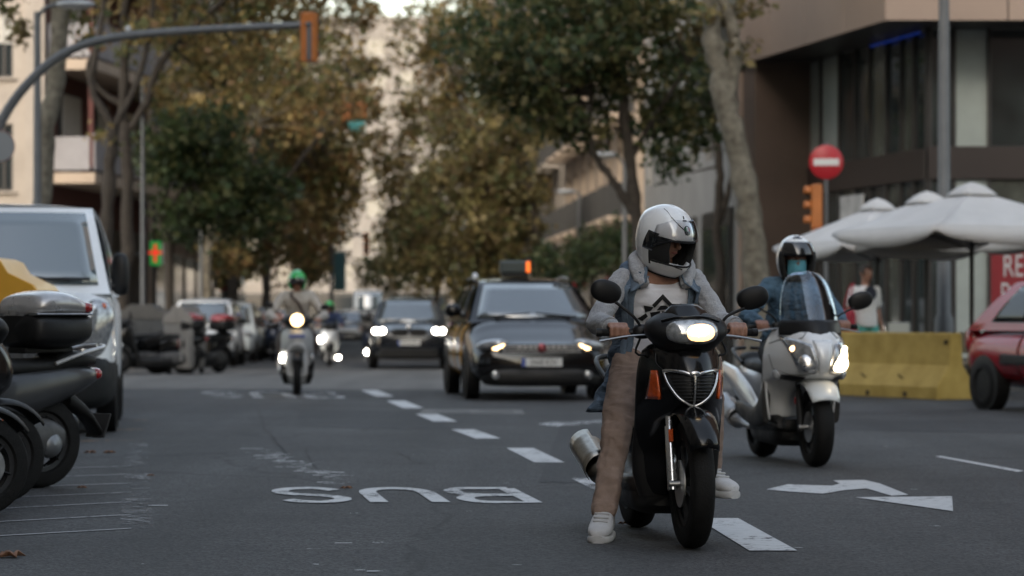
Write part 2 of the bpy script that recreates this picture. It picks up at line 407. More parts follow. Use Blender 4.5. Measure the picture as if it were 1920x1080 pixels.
# thin lines of the bay
for (y0, y1) in ((1007, 992), (980, 966), (955, 942), (933, 924), (913, 907), (895, 890), (878, 875)):
    p = gp(-160, y0 + 8); q = gp(246, y1); e = Vector((.0, .02, 0))
    mark('bay_line', [p - e, q - e, q + e, p + e], pm_thin)
ylw = paint_mat('yellow_kerb_paint', .72, (.34, .2, .08))
for y in (826, 806, 789, 773, 760):
    p = gp(150, y + 2); q = gp(275, y); e = Vector((0, .05, 0)); mark('yellow_bay_line', [p - e, q - e, q + e, p + e], ylw, .006)
# ghost of a removed line
gh = random.Random(3)
for k in range(26):
    t = k / 25; px = 490 + 160 * t + gh.uniform(-26, 14); py = 842 + 66 * t; p = gp(px, py); l = gh.uniform(.03, .16); h = gh.uniform(.01, .05)
    mark('paint_scrap', [(p.x - l, p.y - h), (p.x + l, p.y - h * .6), (p.x + l * .8, p.y + h), (p.x - l * .9, p.y + h)], pm_worn)
for k in range(30):
    px = gh.uniform(280, 1900); py = gh.uniform(790, 1075)
    if k < 9: px = 640 + gh.uniform(-60, 80); py = gh.uniform(960, 1075)
    p = gp(px, py); l = gh.uniform(.015, .06); h = gh.uniform(.006, .02)
    mark('paint_scrap', [(p.x - l, p.y - h), (p.x + l, p.y - h * .6), (p.x + l * .8, p.y + h), (p.x - l * .9, p.y + h)], pm_worn)
p = gp(296, 949); mark('paint_scrap', [(p.x - .05, p.y - .03), (p.x + .06, p.y - .02), (p.x + .05, p.y + .03), (p.x - .06, p.y + .02)], pm_good)
# lane lettering, to be read by drivers coming towards us
def lettering(y0, y1, xc, wid, m, z):
    H = y1 - y0
    def stroke(pts, w, cx, cl, name):      # glyph strokes in a 1 x 1 box seen from the driver's side
        mb = MB(); P = [Vector((a, b, 0)) for a, b in pts]; n = len(P); A = []; B = []
        for i, q in enumerate(P):
            d = (P[(i + 1) % n] - P[(i - 1) % n]) if cl else (P[min(i + 1, n - 1)] - P[max(i - 1, 0)])
            nn = Vector((-d.y, d.x, 0)).normalized()
            A.append(q + Vector((nn.x * w, nn.y * w * .62, 0))); B.append(q - Vector((nn.x * w, nn.y * w * .62, 0)))
        vs = []
        for q in A + B:
            Y = y1 - q.y * H; X = xc + cx - (q.x - .5) * wid + SDX * (Y - (y0 + y1) / 2)
            vs.append((X, Y, gz(Y) + z))
        mb.add(vs, [(i, (i + 1) % n, n + (i + 1) % n, n + i) for i in range(n if cl else n - 1)])
        mb.build(name, m, road, smooth=False)
    arc = lambda cx, cy, rx, ry, a0, a1, k=9: [(cx + rx * math.cos(R(a0 + (a1 - a0) * i / k)), cy + ry * math.sin(R(a0 + (a1 - a0) * i / k))) for i in range(k + 1)]
    gap = wid * 1.14; w = .112
    # B (camera right), U, S (camera left)
    stroke([(.12, .05), (.12, .95)] + arc(.62, .74, .26, .21, 90, -90) + [(.3, .5)], w, gap, False, 'lane_lettering')
    z += .0015
    stroke([(.14, .5)] + [(.55, .51)] + arc(.62, .27, .28, .22, 90, -90) + [(.1, .05)], w, gap, False, 'lane_lettering')
    stroke([(.12, .97), (.12, .4)] + arc(.5, .33, .38, .28, 180, 360) + [(.88, .4), (.88, .97)], w, 0, False, 'lane_lettering')
    stroke(arc(.5, .74, .36, .21, 20, 270, 12)[:-1] + arc(.5, .27, .37, .23, 90, -160, 12), w, -gap, False, 'lane_lettering')
lettering(15.95, 17.35, xat(750, 16.6), .47, pm_bus, .005)
lettering(36.2, 39.3, xat(505, 37.5), .58, pm_worn, .006)
# arrows of the right-hand lane
def poly_px(name, pts, m, z=.005): return mark(name, [gp(x, y) for x, y in pts], m, z)
poly_px('turn_arrow', [(1437, 919), (1478, 909), (1490, 910), (1560, 912), (1575, 908), (1562, 902), (1620, 901), (1650, 908), (1703, 929), (1672, 931), (1625, 917), (1585, 920), (1543, 927), (1480, 923)], pm_good)
poly_px('turn_arrow', [(1604, 934), (1785, 932), (1787, 960)], pm_good, .0055)
poly_px('lane_line', [(1754, 857), (1764, 856), (1920, 884), (1908, 886)], pm_good)
poly_px('straight_arrow', [(1008, 796), (1045, 791), (1050, 793), (1126, 788), (1130, 793), (1052, 799), (1048, 801)], pm_worn)
# resurfaced strips
asph2 = asphalt_mat('asphalt_patch', (.018, .019, .021), (.030, .0305, .033), speck=.55, crack=False)
for pp in ([(1010, 905), (1215, 905), (1180, 800), (1050, 800)], [(1240, 800), (1920, 812), (1920, 790), (1250, 784)], [(560, 800), (850, 806), (800, 772), (560, 768)]): mark('road_patch', [gp(x, y) for x, y in pp], asph2, .0025)
# cracks
crk = mat('road_crack', (.012, .012, .013), .9)
cr = random.Random(5)
for pts in ([(483, 770), (492, 800), (512, 822), (530, 842), (548, 858)], [(572, 842), (590, 870), (602, 900), (600, 925)], [(745, 850), (775, 866), (800, 872)]):
    Q = [];
    for a_, b_ in zip(pts[:-1], pts[1:]):
        for t_ in np.linspace(0, 1, 6)[:-1]: Q.append(gp(a_[0] + (b_[0] - a_[0]) * t_ + cr.uniform(-5, 5), a_[1] + (b_[1] - a_[1]) * t_))
    wq = [cr.uniform(.002, .007) for _ in Q]; up_ = [(q.x - w_, q.y, .0045) for q, w_ in zip(Q, wq)]; dn = [(q.x + w_, q.y, .0045) for q, w_ in zip(Q, wq)]; n_ = len(Q)
    MB().add(up_ + dn, [(i, n_ + i, n_ + i + 1, i + 1) for i in range(n_ - 1)]).build('road_crack', crk, road, smooth=False)
# manhole plates beside the taxi
iron = mat('cast_iron', (.07, .068, .065), .6, metal=.4, var=.3, vscale=20, bump=.3, bscale=80)
pc = gp(890, 773)
mark('access_cover_frame', [gp(785, 775), gp(985, 777), gp(978, 769), gp(795, 768)], mat('cover_concrete', (.15, .15, .145), .85, var=.3, vscale=10), .004)
for k in (848, 930): mark('access_cover', [gp(k - 34, 773.5), gp(k + 34, 774.5), gp(k + 32, 771), gp(k - 32, 770)], iron, .007)

# pavements with kerbs
def slab(name, poly, h, m):
    n = len(poly); vs = [(x, y, gz(y) + h) for x, y in poly] + [(x, y, gz(y) - .05) for x, y in poly]
    fs = [tuple(range(n))] + [(i, i + n, (i + 1) % n + n, (i + 1) % n) for i in range(n)]
    o = MB().add(vs, fs).build(name, m, smooth=False, bevel=.02); return tag(o, kind='structure')
slab('pavement_right', [(4.75, 39.4), (40, 39.4), (40, 58), (4.0, 58)], .12, pave)
slab('pavement_far_right', [(2.1, 62.0), (4.1, 58.6), (40, 58.6), (40, 300), (-12.2, 300), (-5.5, 190)], .12, pave)
slab('pavement_far_left', [(-60, 66), (-9.0, 66), (-7.8, 72), (-9.5, 100), (-15, 190), (-22, 300), (-60, 300)], .12, pave)

# ---------------------------------------------------------------- buildings
pane_m = mat('window_glass', (.02, .025, .028), .08, ior=1.6)
pane_lit = mat('window_curtain', (.28, .26, .22), .4, var=.2)
frame_w = mat('window_frame', (.45, .44, .42), .5); frame_d = mat('window_frame_dark', (.03, .028, .027), .4)
rail_m = mat('balcony_rail', (.05, .05, .05), .5, metal=.5)
def facade(root, p0, u, n, length, cols, zs, wallm, ww, z_off, wh, frm, h_top, name='wall', shutter=None, recess=.18, balcony=None, pm=None):
    """wall face with real openings; windows are parts"""
    p0 = Vector(p0); u = Vector(u).normalized(); n = Vector(n).normalized(); pit = length / cols
    xs = [0]; zz = [0]
    for i in range(cols): xs += [pit * (i + .5) - ww / 2, pit * (i + .5) + ww / 2]
    xs.append(length)
    for z in zs: zz += [z + z_off, z + z_off + wh]
    zz.append(h_top)
    mb = MB(); P = lambda x, z, d=0.: p0 + u * x + Vector((0, 0, z)) - n * d
    for i in range(len(xs) - 1):
        for j in range(len(zz) - 1):
            if i % 2 and j % 2:
                a, b, c, d = (xs[i], zz[j]), (xs[i + 1], zz[j]), (xs[i + 1], zz[j + 1]), (xs[i], zz[j + 1])
                for (q, r_) in ((a, b), (b, c), (c, d), (d, a)): mb.add([P(*q), P(*r_), P(*r_, recess), P(*q, recess)], [(0, 1, 2, 3)])
            else:
                mb.add([P(xs[i], zz[j]), P(xs[i + 1], zz[j]), P(xs[i + 1], zz[j + 1]), P(xs[i], zz[j + 1])], [(0, 1, 2, 3)])
    mb.build(name, wallm, root, smooth=False)
    rot = Matrix((u, -n, Vector((0, 0, 1)))).transposed()
    ang = math.atan2(u.y, u.x)
    wm = None
    rr = random.Random(int(length * 10 + cols))
    for i in range(cols):
        for j, z in enumerate(zs):
            c = P(pit * (i + .5), z + z_off + wh / 2, recess - .03)
            if wm is None:
                f = MB()
                for sx in (-1, 0, 1): f.box((sx * (ww / 2 - .03), 0, 0), (.06, .05, wh))
                for sz in (-1, 1): f.box((0, 0.004, sz * (wh / 2 - .03)), (ww - .12, .05, .06))
                fo = f.build('window', frm, root, smooth=False); po = MB().box((0, .02, 0), (ww - .04, .012, wh - .04)).build('pane', pm or pane_m, fo, smooth=False)
                so_ = MB().box((0, -.16, -wh / 2 - .03), (ww + .16, .2, .06)).build('sill', wallm, fo, smooth=False)
                sh_ = None
                if shutter: sh_ = MB().box((0, -.01, wh * .25), (ww - .1, .03, wh * .5 - .04)).build('shutter', shutter, fo, smooth=False)
                wm = fo; o = fo
            else:
                o = wm.copy(); COL.objects.link(o)
                for ch in (po, so_) + ((sh_,) if sh_ and rr.random() < .6 else ()):
                    k = ch.copy(); COL.objects.link(k); k.parent = o
            o.location = c; o.rotation_euler = (0, 0, ang)
    if balcony:
        bp, bh, bmat, bl = balcony
        for i in range(cols):
            for z in zs:
                c = P(pit * (i + .5), z, -bp / 2)
                s_ = MB().box((0, 0, -.09), (bl, bp, .16)).build('balcony', wallm, root, smooth=False, bevel=.01); s_.location = c; s_.rotation_euler = (0, 0, ang)
                MB().box((0, -bp / 2 + .02, bh / 2), (bl - .06, .03, bh)).box((bl / 2 - .04, .02, bh / 2), (.03, bp - .06, bh)).box((-bl / 2 + .04, .02, bh / 2), (.03, bp - .06, bh)).build('railing', bmat, s_, smooth=False)

def block(name, label, p0, u, length, depth, side, floors, fh, gh_, cols, wallm, ww, wh, frm, roofm, shutter=None, balcony=None, end_cols=3, floor_from=0, group=None, pm=None):
    """a house along u from p0, street face turned to side (+1 or -1 in x); its near end faces the camera"""
    p0 = Vector((p0[0], p0[1], gz(p0[1]))); u = Vector((u[0], u[1], 0)).normalized(); n = Vector((u.y, -u.x, 0)) * side
    root = empty(name, p0, 0, label, 'building', group)
    H = gh_ + floors * fh + .8; zs = [gh_ + k * fh for k in range(floors)]
    facade(root, (0, 0, 0), u, n, length, cols, zs, wallm, ww, .45 if not balcony else .12, wh, frm, H, 'wall', shutter, balcony=balcony, pm=pm)
    back = -n * depth
    facade(root, back, -back, -u, depth, end_cols, zs, wallm, ww * .9, .8, wh * .75, frm, H, 'end_wall', shutter)
    # roof slab, cornice, base shopfront band
    A = [Vector((0, 0, H)), u * length + Vector((0, 0, H)), u * length + back + Vector((0, 0, H)), back + Vector((0, 0, H))]
    mb = MB(); ext = n * .25 - u * .25
    ring = [A[0] + n * .25 - u * .25, A[1] + n * .25 + u * .25, A[2] - n * .25 + u * .25, A[3] - n * .25 - u * .25]
    mb.loft([ring, [p + Vector((0, 0, .35)) for p in ring]]); mb.build('cornice', roofm, root, smooth=False)
    # far end and back walls
    mb = MB(); B = [p.copy() for p in A]
    for i, j in ((1, 2), (2, 3)): mb.add([(B[i].x, B[i].y, 0), (B[j].x, B[j].y, 0), B[j], B[i]], [(0, 1, 2, 3)])
    mb.build('rear_wall', wallm, root, smooth=False)
    # shop fronts
    k = max(2, cols // 2); pit = length / k; ang = math.atan2(u.y, u.x)
    for i in range(k):
        o = MB().box((0, 0, gh_ * .42), (pit * .78, .1, gh_ * .8)).build('shop_front', frame_d, root, smooth=False, bevel=.01); o.location = u * (pit * (i + .5)) + n * .03; o.rotation_euler = (0, 0, ang)
        MB().box((0, (-.06 if n.dot(Vector((-math.sin(ang), math.cos(ang), 0))) < 0 else .06), gh_ * .4), (pit * .7, .02, gh_ * .66)).build('pane', pane_m, o, smooth=False)
    return root

cream = mat('cream_render', (.34, .30, .26), .85, var=.15, vscale=.8, bump=.1, bscale=20)
beige = mat('beige_render', (.40, .32, .25), .85, var=.15, vscale=.7)
stone = mat('pale_stone', (.25, .226, .203), .85, var=.15, vscale=.5)
greyw = mat('grey_render', (.24, .235, .225), .85, var=.15, vscale=.7)
brownw = mat('brown_brick', (.13, .085, .065), .85, var=.25, vscale=2)
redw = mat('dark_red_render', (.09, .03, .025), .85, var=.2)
dkw = mat('dark_recess', (.028, .022, .02), .8, var=.3)
panelw = mat('balcony_panel', (.27, .26, .27), .7, var=.12, vscale=1.5)
white_sh = mat('roller_shutter', (.42, .41, .38), .6, var=.1)

# left corner house: cream front, deep balconies on the street side
lh = empty('apartment_house', (-12.1, 72, gz(72)), 0, 'cream corner apartment house with deep balconies behind the traffic light mast', 'building')
facade(lh, (-16, 0, 0), (1, 0, 0), (0, -1, 0), 16 - .4, 11, [4.2, 7.15, 10.1, 13.05], cream, .5, .3, 1.75, frame_d, 16.5, 'wall', shutter=white_sh)
ud = Vector((.1, 1, 0)).normalized(); nd = Vector((ud.y, -ud.x, 0))
MB().box((-.25, -.02, 8.25), (.5, .5, 16.5)).build('corner_pier', cream, lh, smooth=False)
mbw = MB(); L_ = 11.5
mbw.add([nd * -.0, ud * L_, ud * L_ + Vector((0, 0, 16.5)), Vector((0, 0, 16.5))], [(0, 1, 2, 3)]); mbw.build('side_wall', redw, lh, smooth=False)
MB().add([ud * L_, ud * L_ + Vector((-16, 0, 0)), ud * L_ + Vector((-16, 0, 16.5)), ud * L_ + Vector((0, 0, 16.5))], [(0, 1, 2, 3)]).build('rear_wall', cream, lh, smooth=False)
MB().add([(-16, 0, 16.5), (0, 0, 16.5), ud * L_ + Vector((0, 0, 16.5)), ud * L_ + Vector((-16, 0, 16.5))], [(0, 1, 2, 3)]).build('roof', greyw, lh, smooth=False)
angd = math.atan2(ud.y, ud.x)
for fz in (4.98, 7.93, 10.9, 13.85):
    b = MB().box((L_ / 2, -.65, -.14), (L_, 1.3, .28)).build('balcony', beige, lh, smooth=False, bevel=.015); b.location = (0, 0, fz); b.rotation_euler = (0, 0, angd)
    k = 7; pw = L_ / k
    for i in range(k): MB().box((pw * (i + .5), -1.27, .5), (pw - .06, .05, .86)).build('balcony_panel', panelw, b, smooth=False, bevel=.008)
    MB().box((L_ / 2, -1.27, .985), (L_, .07, .05)).build('handrail', panelw, b, smooth=False)
    for i, (x, wdt) in enumerate(((2.2, 2.2), (5.6, 1.5), (8.8, 2.0))):
        d_ = MB().box((x, -.04, 1.15), (wdt, .06, 2.1)).build('balcony_door', frame_d, b, smooth=False); MB().box((x, -.08, 1.2), (wdt - .16, .02, 1.9)).build('pane', pane_m, d_, smooth=False)
        MB().box((x, -.11, 1.5), (wdt - .3, .02, 1.3)).build('shutter', white_sh, d_, smooth=False)
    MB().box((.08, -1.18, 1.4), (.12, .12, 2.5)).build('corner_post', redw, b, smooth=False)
    MB().box((.03, -.6, .5), (.05, 1.1, .86)).build('end_panel', panelw, b, smooth=False)
for i in range(4): o = MB().box((1.4 + i * 2.8, -.06, 2.0), (2.2, .1, 3.4)).build('shop_front', frame_d, lh, smooth=False); o.rotation_euler = (0, 0, angd)
for i in range(5): o = MB().box((-2.2 - i * 2.8, -.06, 1.75), (2.3, .1, 3.2)).build('shop_front', frame_d, lh, smooth=False)

UL = (-.06, 1)
block('apartment_house', 'beige far apartment house beyond the deep balconies', (-11.2, 86), UL, 32, 14, 1, 6, 3.0, 4.2, 9, beige, 1.2, 2.1, frame_d, cream, white_sh, (.8, .95, rail_m, 2.2))
block('apartment_house', 'grey rendered far house in the left row behind the plane trees', (-13.3, 119), UL, 50, 14, 1, 6, 3.0, 4.2, 13, greyw, 1.2, 2.0, frame_d, cream, white_sh, (.7, .95, rail_m, 2.0))
block('apartment_house', 'grey and brown concrete house next to the glass office', (4.9, 60), UL, 19, 14, -1, 6, 3.1, 4.4, 6, greyw, 1.5, 1.9, frame_d, brownw, white_sh, None, 4)
block('apartment_house', 'beige house with iron balconies behind the right hand lamp posts', (3.6, 80), UL, 26, 14, -1, 6, 3.0, 4.2, 8, beige, 1.2, 2.1, frame_w, cream, white_sh, (.8, .95, rail_m, 2.0))
block('apartment_house', 'pale far house closing the right hand row', (1.9, 107), UL, 60, 14, -1, 6, 3.0, 4.2, 16, cream, 1.1, 2.0, frame_d, cream, None, (.7, .95, rail_m, 1.9))
block('apartment_tower', 'tall pale tower standing at the far end of the street', (-5.5, 285), (-1, .02), 17, 20, -1, 8, 3.3, 4.5, 5, stone, 1.9, 1.7, frame_w, stone, white_sh, None, 4, pm=pane_lit)
block('apartment_house', 'long pale block far beyond the end of the street', (-23, 300), (-1, .02), 40, 20, -1, 7, 3.2, 4.5, 12, stone, 1.5, 1.7, frame_w, stone, None, None, 4, pm=pane_lit)

# near street: unseen houses added beside the camera to block the low sun
for i, (y0, ln, ml, mr_) in enumerate(((-62, 34, greyw, beige), (-27.5, 32, cream, greyw), (5, 33, beige, cream))):
    block('apartment_house', ('grey', 'cream', 'beige')[i] + ' unseen house added as shade on the left of the near street, ' + ('farthest back', 'in the middle of its row', 'next to the crossing')[i], (-9.5 + SDX * (y0 - 20), y0), (SDX, 1), ln, 12, 1, 7, 3.1, 4.3, 8, ml, 1.2, 2.1, frame_d, cream, white_sh, (.6, .95, rail_m, 2.0))
    if i < 2: block('apartment_house', ('beige', 'grey')[i] + ' unseen house added as shade on the right of the near street, ' + ('farthest back', 'nearer to the crossing')[i], (9.5 + SDX * (y0 - 20), y0), (SDX, 1), ln, 12, -1, 5, 3.1, 4.3, 8, mr_, 1.2, 2.1, frame_d, cream, white_sh, (.6, .95, rail_m, 2.0))

# ---------------------------------------------------------------- glass office on the right
gm_dark = mat('office_glass', (.026, .034, .034), .05, var=.75, vscale=.7, ior=2.3)
gm_mid = mat('office_glass_sheen_blind', (.075, .08, .068), .12, var=.5, vscale=1.2, ior=1.8)  # paler mottled panes: blinds and reflections put into the colour
gm_pale = mat('office_blind', (.34, .38, .36), .25, var=.12, vscale=.8, coat=.6)
clad = mat('bronze_cladding', (.30, .225, .18), .45, metal=.15, var=.08, vscale=.6)
bronze = mat('bronze_pier', (.09, .062, .048), .5, var=.15, vscale=1)
office = empty('glass_office', (6.19, 46, 0), 0, 'glass corner office with bronze overhanging upper floor', 'building')
ul = Vector((-.214, 1, 0)).normalized(); nl = Vector((-ul.y, ul.x, 0))   # street face, turned left
zf = 5.98; LS = 8.6
def obox(name, org, u, n, l0, l1, z0, z1, d0, d1, m, par=office, bevel=.006):
    """box along u between l0..l1, depth d0..d1 measured inwards from n"""
    u = Vector(u); n = Vector(n); org = Vector(org); vs = []
    for z in (z0, z1):
        for l, d in ((l0, d0), (l1, d0), (l1, d1), (l0, d1)): vs.append(org + u * l - n * d + Vector((0, 0, z)))
    return MB().add(vs, [(3, 2, 1, 0), (4, 5, 6, 7), (0, 1, 5, 4), (1, 2, 6, 5), (2, 3, 7, 6), (3, 0, 4, 7)]).build(name, m, par, smooth=False, bevel=bevel)
O0 = (0, 0, 0)
# fascia panels, street face and front face, with open joints
for r_, (za, zb) in enumerate(((zf, zf + 1.75),)):
    for i in range(4):
        w_ = LS / 4; obox('fascia_panel', O0, ul, nl, i * w_ + .01, (i + 1) * w_ - .01, za, zb, 0, .06, clad)
    xx = 0
    for i, w_ in enumerate((1.02, 1.02, .95, .95, 1.3, 1.3, 1.3, 1.3, 1.3, 1.3)): obox('fascia_panel', O0, (1, 0, 0), (0, -1, 0), xx + .012, xx + w_ - .012, za, zb, 0, .06, clad); xx += w_
XR = 11.7
# solid behind the panels + soffit + upper floors
core = MB(); q0 = Vector((.08, .07, 0)); poly = [q0, Vector((XR, .07, 0)), Vector((XR, 22, 0)), ul * LS + Vector((.08, 12, 0)), ul * LS + Vector((.08, 0, 0))]
core.loft([[p + Vector((0, 0, zf + .03)) for p in poly], [p + Vector((0, 0, zf + 1.7)) for p in poly]]); core.build('upper_slab', frame_d, office, smooth=False)
for k in range(3):
    z0 = zf + 1.76 + k * 3.4
    obox('window_band', O0, ul, nl, .3, LS - .3, z0, z0 + 1.9, .3, .4, gm_dark); obox('window_band', O0, (1, 0, 0), (0, -1, 0), .4, XR, z0, z0 + 1.9, .3, .4, gm_dark)
    obox('cladding_band', O0, ul, nl, 0, LS, z0 + 1.9, z0 + 3.4, 0, .3, clad); obox('cladding_band', O0, (1, 0, 0), (0, -1, 0), .02, XR, z0 + 1.9, z0 + 3.4, .003, .3, clad)
    c2 = MB(); pl = [p + Vector((.45, .45, 0)) for p in poly]; c2.loft([[p + Vector((0, 0, z0)) for p in pl], [p + Vector((0, 0, z0 + 3.39)) for p in pl]]); c2.build('core_wall', frame_d, office, smooth=False)
# recessed glass: corner at G
G = Vector((7.12, 47.5, 0)) - office.location; LG = 8.0
lv = [(.0, .62), (.62, 1.25), (1.25, 2.0), (2.0, 2.9), (2.9, 3.7), (3.7, 4.6), (4.6, 5.7), (5.7, 7.9)]
for i, (a, b) in enumerate(lv):
    pale = i == 7
    fr_ = obox('curtain_frame', G, ul, nl, a, a + .07, .12, zf + .02, -.04, .08, frame_d)
    obox('glass_panel', G, ul, nl, a + .07, b, 3.95, zf, .02, .05, gm_pale if i in (6, 7) else (gm_mid if i in (1, 3) else gm_dark))
    obox('glass_panel', G, ul, nl, a + .07, b, .35, 3.42, .02, .05, gm_mid if i in (2, 5) else gm_dark)
obox('spandrel', G, ul, nl, 0, LG, 3.42, 3.95, -.06, .1, mat('spandrel', (.03, .022, .02), .4))
obox('plinth', G, ul, nl, 0, LG, .1, .35, -.02, .1, frame_d)
fr = [(0, .42, 0), (.42, 1.02, 1), (1.02, 2.3, 0), (2.3, 3.4, 0), (3.4, 4.6, 1), (4.6, 6, 0), (6, 7.5, 0), (7.5, 9, 0), (9, 10.7, 1)]
for i, (a, b, pl_) in enumerate(fr):
    obox('curtain_frame', G, (1, 0, 0), (0, -1, 0), a, a + .06, .12, zf + .02, -.04, .08, frame_d)
    obox('glass_panel', G, (1, 0, 0), (0, -1, 0), a + .06, b, 3.98, zf, .02, .05, gm_pale if pl_ else gm_dark)
    obox('glass_panel', G, (1, 0, 0), (0, -1, 0), a + .06, b, .35, 3.42, .02, .05, gm_pale if i in (1, 4) else (gm_mid if i in (2, 6) else gm_dark))
obox('spandrel', G, (1, 0, 0), (0, -1, 0), 0, 10.7, 3.42, 3.98, -.063, .1, MATS['spandrel'])
obox('plinth', G, (1, 0, 0), (0, -1, 0), 0, 10.7, .1, .35, -.023, .1, frame_d)
obox('pier', O0, ul, nl, 7.72, 8.5, .12, zf + .03, .12, 1.6, bronze)
obox('pier_edge', O0, ul, nl, 8.5, 8.7, .12, zf + .5, .06, .7, clad)
obox('rear_wall', O0, (1, 0, 0), (0, -1, 0), .2, XR, 0, zf + 11, -22.3, -22, brownw)
bl_ = obox('light_strip', G, ul, nl, .1, 2.6, zf - .06, zf - .02, -.12, -.09, mat('blue_strip', (.02, .05, .3), .4, emit=(.03, .12, .9), estr=.035))
obox('mail_panel', G, ul, nl, 3.1, 4.4, 2.75, 3.3, -.08, -.05, mat('white_notice', (.45, .45, .45), .6, var=.3, vscale=3))
# banner on the shop window
bn = empty('shop_banner', (xat(1858, 45.4), 45.4, .12), 0, 'red advertising banner with white letters by the office window', 'banner')
redb = mat('banner_red', (.20, .010, .015), .5, var=.12, vscale=2)
Bx('panel', (.42, 0, 1.2), (.84, .04, 1.75), redb, bn, .004)
for s_ in (.08, .76): Bx('leg', (s_, .03, .2), (.04, .04, .4), frame_d, bn, .003)
wht = mat('white_print', (.45, .45, .45), .6)
text_mesh('lettering', 'RE', wht, bn, .52, (.36, -.025, 1.76), (R(90), 0, 0), sx=.62)
text_mesh('lettering', 'PO', wht, bn, .52, (.36, -.025, 1.30), (R(90), 0, 0), sx=.62)

# ---------------------------------------------------------------- trees
bark_d = mat('bark_dark', (.045, .036, .028), .9, var=.4, vscale=9, bump=.6, bscale=25)
bark_p = mat('bark_mottled', (.10, .085, .062), .85, col2=(.20, .18, .14), vscale=7, var=.3, bump=.3, bscale=20)
LM = leaf_mat('leaf')
PAL_BROWN = [(.30, .22, .085), (.24, .185, .072), (.17, .155, .06), (.36, .27, .11), (.12, .13, .05), (.26, .155, .068)]
PAL_OLIVE = [(.15, .135, .055), (.19, .165, .065), (.10, .115, .045), (.24, .19, .08), (.13, .095, .045)]
PAL_GREEN = [(.045, .072, .026), (.065, .09, .034), (.036, .058, .024), (.10, .105, .038)]
def crown_mesh(clumps, pal, ls, rs):
    V = []; C = []
    cents = []
    for (c, r, n) in clumps:
        c = np.array(c); r = np.array(r); k = max(3, n // 48)
        d = rs.normal(size=(k, 3)); d /= np.linalg.norm(d, axis=1)[:, None]
        cc = c + d * r * (rs.random((k, 1)) ** .42) * (1 + .12 * rs.normal(size=(k, 1))); cents.append(cc)
        sig = .10 * float(np.mean(r)) + .13
        idx = rs.integers(0, k, n)
        p = cc[idx] + rs.normal(size=(n, 3)) * sig * np.array([1, 1, .75])
        u = rs.normal(size=(n, 3)); u /= np.linalg.norm(u, axis=1)[:, None]
        w_ = rs.normal(size=(n, 3)); w_ = np.cross(u, w_); w_ /= np.linalg.norm(w_, axis=1)[:, None]
        s = ls * (.5 + 1.1 * rs.random((n, 1)) ** 1.3)
        nn = np.cross(u, w_)
        q = np.stack([p - u * s * .5, p + w_ * s * .36 + nn * s * .12, p + u * s * .55, p - w_ * s * .36 + nn * s * .12], 1)
        V.append(q.reshape(-1, 3))
        pa = np.array(pal); cb = .75 + .5 * rs.random((k, 1)); ci = rs.integers(0, len(pal), k)
        pick = np.where(rs.random(n) < .5, ci[idx], rs.integers(0, len(pal), n))
        C.append(pa[pick] * cb[idx] * (.8 + .4 * rs.random((n, 1))))
    V = np.concatenate(V); C = np.concatenate(C); n = len(C)
    me = bpy.data.meshes.new('crown'); me.vertices.add(len(V)); me.vertices.foreach_set('co', V.ravel())
    me.loops.add(n * 4); me.loops.foreach_set('vertex_index', np.arange(n * 4)); me.polygons.add(n)
    me.polygons.foreach_set('loop_start', np.arange(n) * 4); me.update(calc_edges=True)
    at_ = me.attributes.new('Col', 'FLOAT_COLOR', 'FACE'); at_.data.foreach_set('color', np.concatenate([C, np.ones((n, 1))], 1).ravel())
    me.materials.append(LM); return me, np.concatenate(cents)
def bend(pts, n, amp, rs):
    P = crom([tuple(p) for p in pts], n); P[1:-1] += rs.normal(size=(n - 2, 3)) * amp; return [Vector(p) for p in P]
TREES = 0
def tree(name, label, limbs, clumps, pal, ls=.17, bark=None, group='street trees'):
    """limbs: (points, start radius, end radius), the first one the trunk"""
    global TREES
    TREES += 1; rs = np.random.default_rng(TREES)
    base = Vector(limbs[0][0][0]); root = empty(name, base, 0, label, 'tree', group)
    allp = []
    for i, (pts, r0, r1) in enumerate(limbs):
        P = bend(pts, 5 * (len(pts) - 1) + 1, r0 * .12, rs); n = len(P)
        rad = [r0 + (r1 - r0) * k / (n - 1) for k in range(n)]
        if i == 0: rad[0] *= 1.35; rad[1] *= 1.1
        rad = [r_ * (1 + .1 * rs.normal()) for r_ in rad]
        MB().tube([p - base for p in P], rad, 10).build('trunk' if i == 0 else 'branch', bark or bark_d, root)
        if i or len(limbs) == 1: allp += P[len(P) // 3:]
        else: allp += P[len(P) // 2:]
    me, cents = crown_mesh([(Vector(c) - base, r, n) for c, r, n in clumps], pal, ls, rs)
    o = bpy.data.objects.new('crown', me); COL.objects.link(o); o.parent = root
    tw = MB(); A = np.array([tuple(p - base) for p in allp])
    for c in cents[::2]:
        j = np.argmin(np.linalg.norm(A - c, axis=1)); a = Vector(A[j]); c = Vector(c); mid = a.lerp(c, .5) + Vector(rs.normal(size=3) * .12)
        tw.tube([a, mid, c], [.03, .018, .006], 4, False)
    tw.build('twigs', bark or bark_d, root, kind='stuff')
    return root
def T(px, Y, py=None): return Vector((xat(px, Y), Y, gz(Y) + .1)) if py is None else at(px, py, Y)
def L(Y, *pp): return [at(x, y, Y + (q[0] if q else 0)) for x, y, *q in pp]
def blob(px, py, Y, rx, ry, rz, n): return (at(px, py, Y), (rx, ry, rz), n)

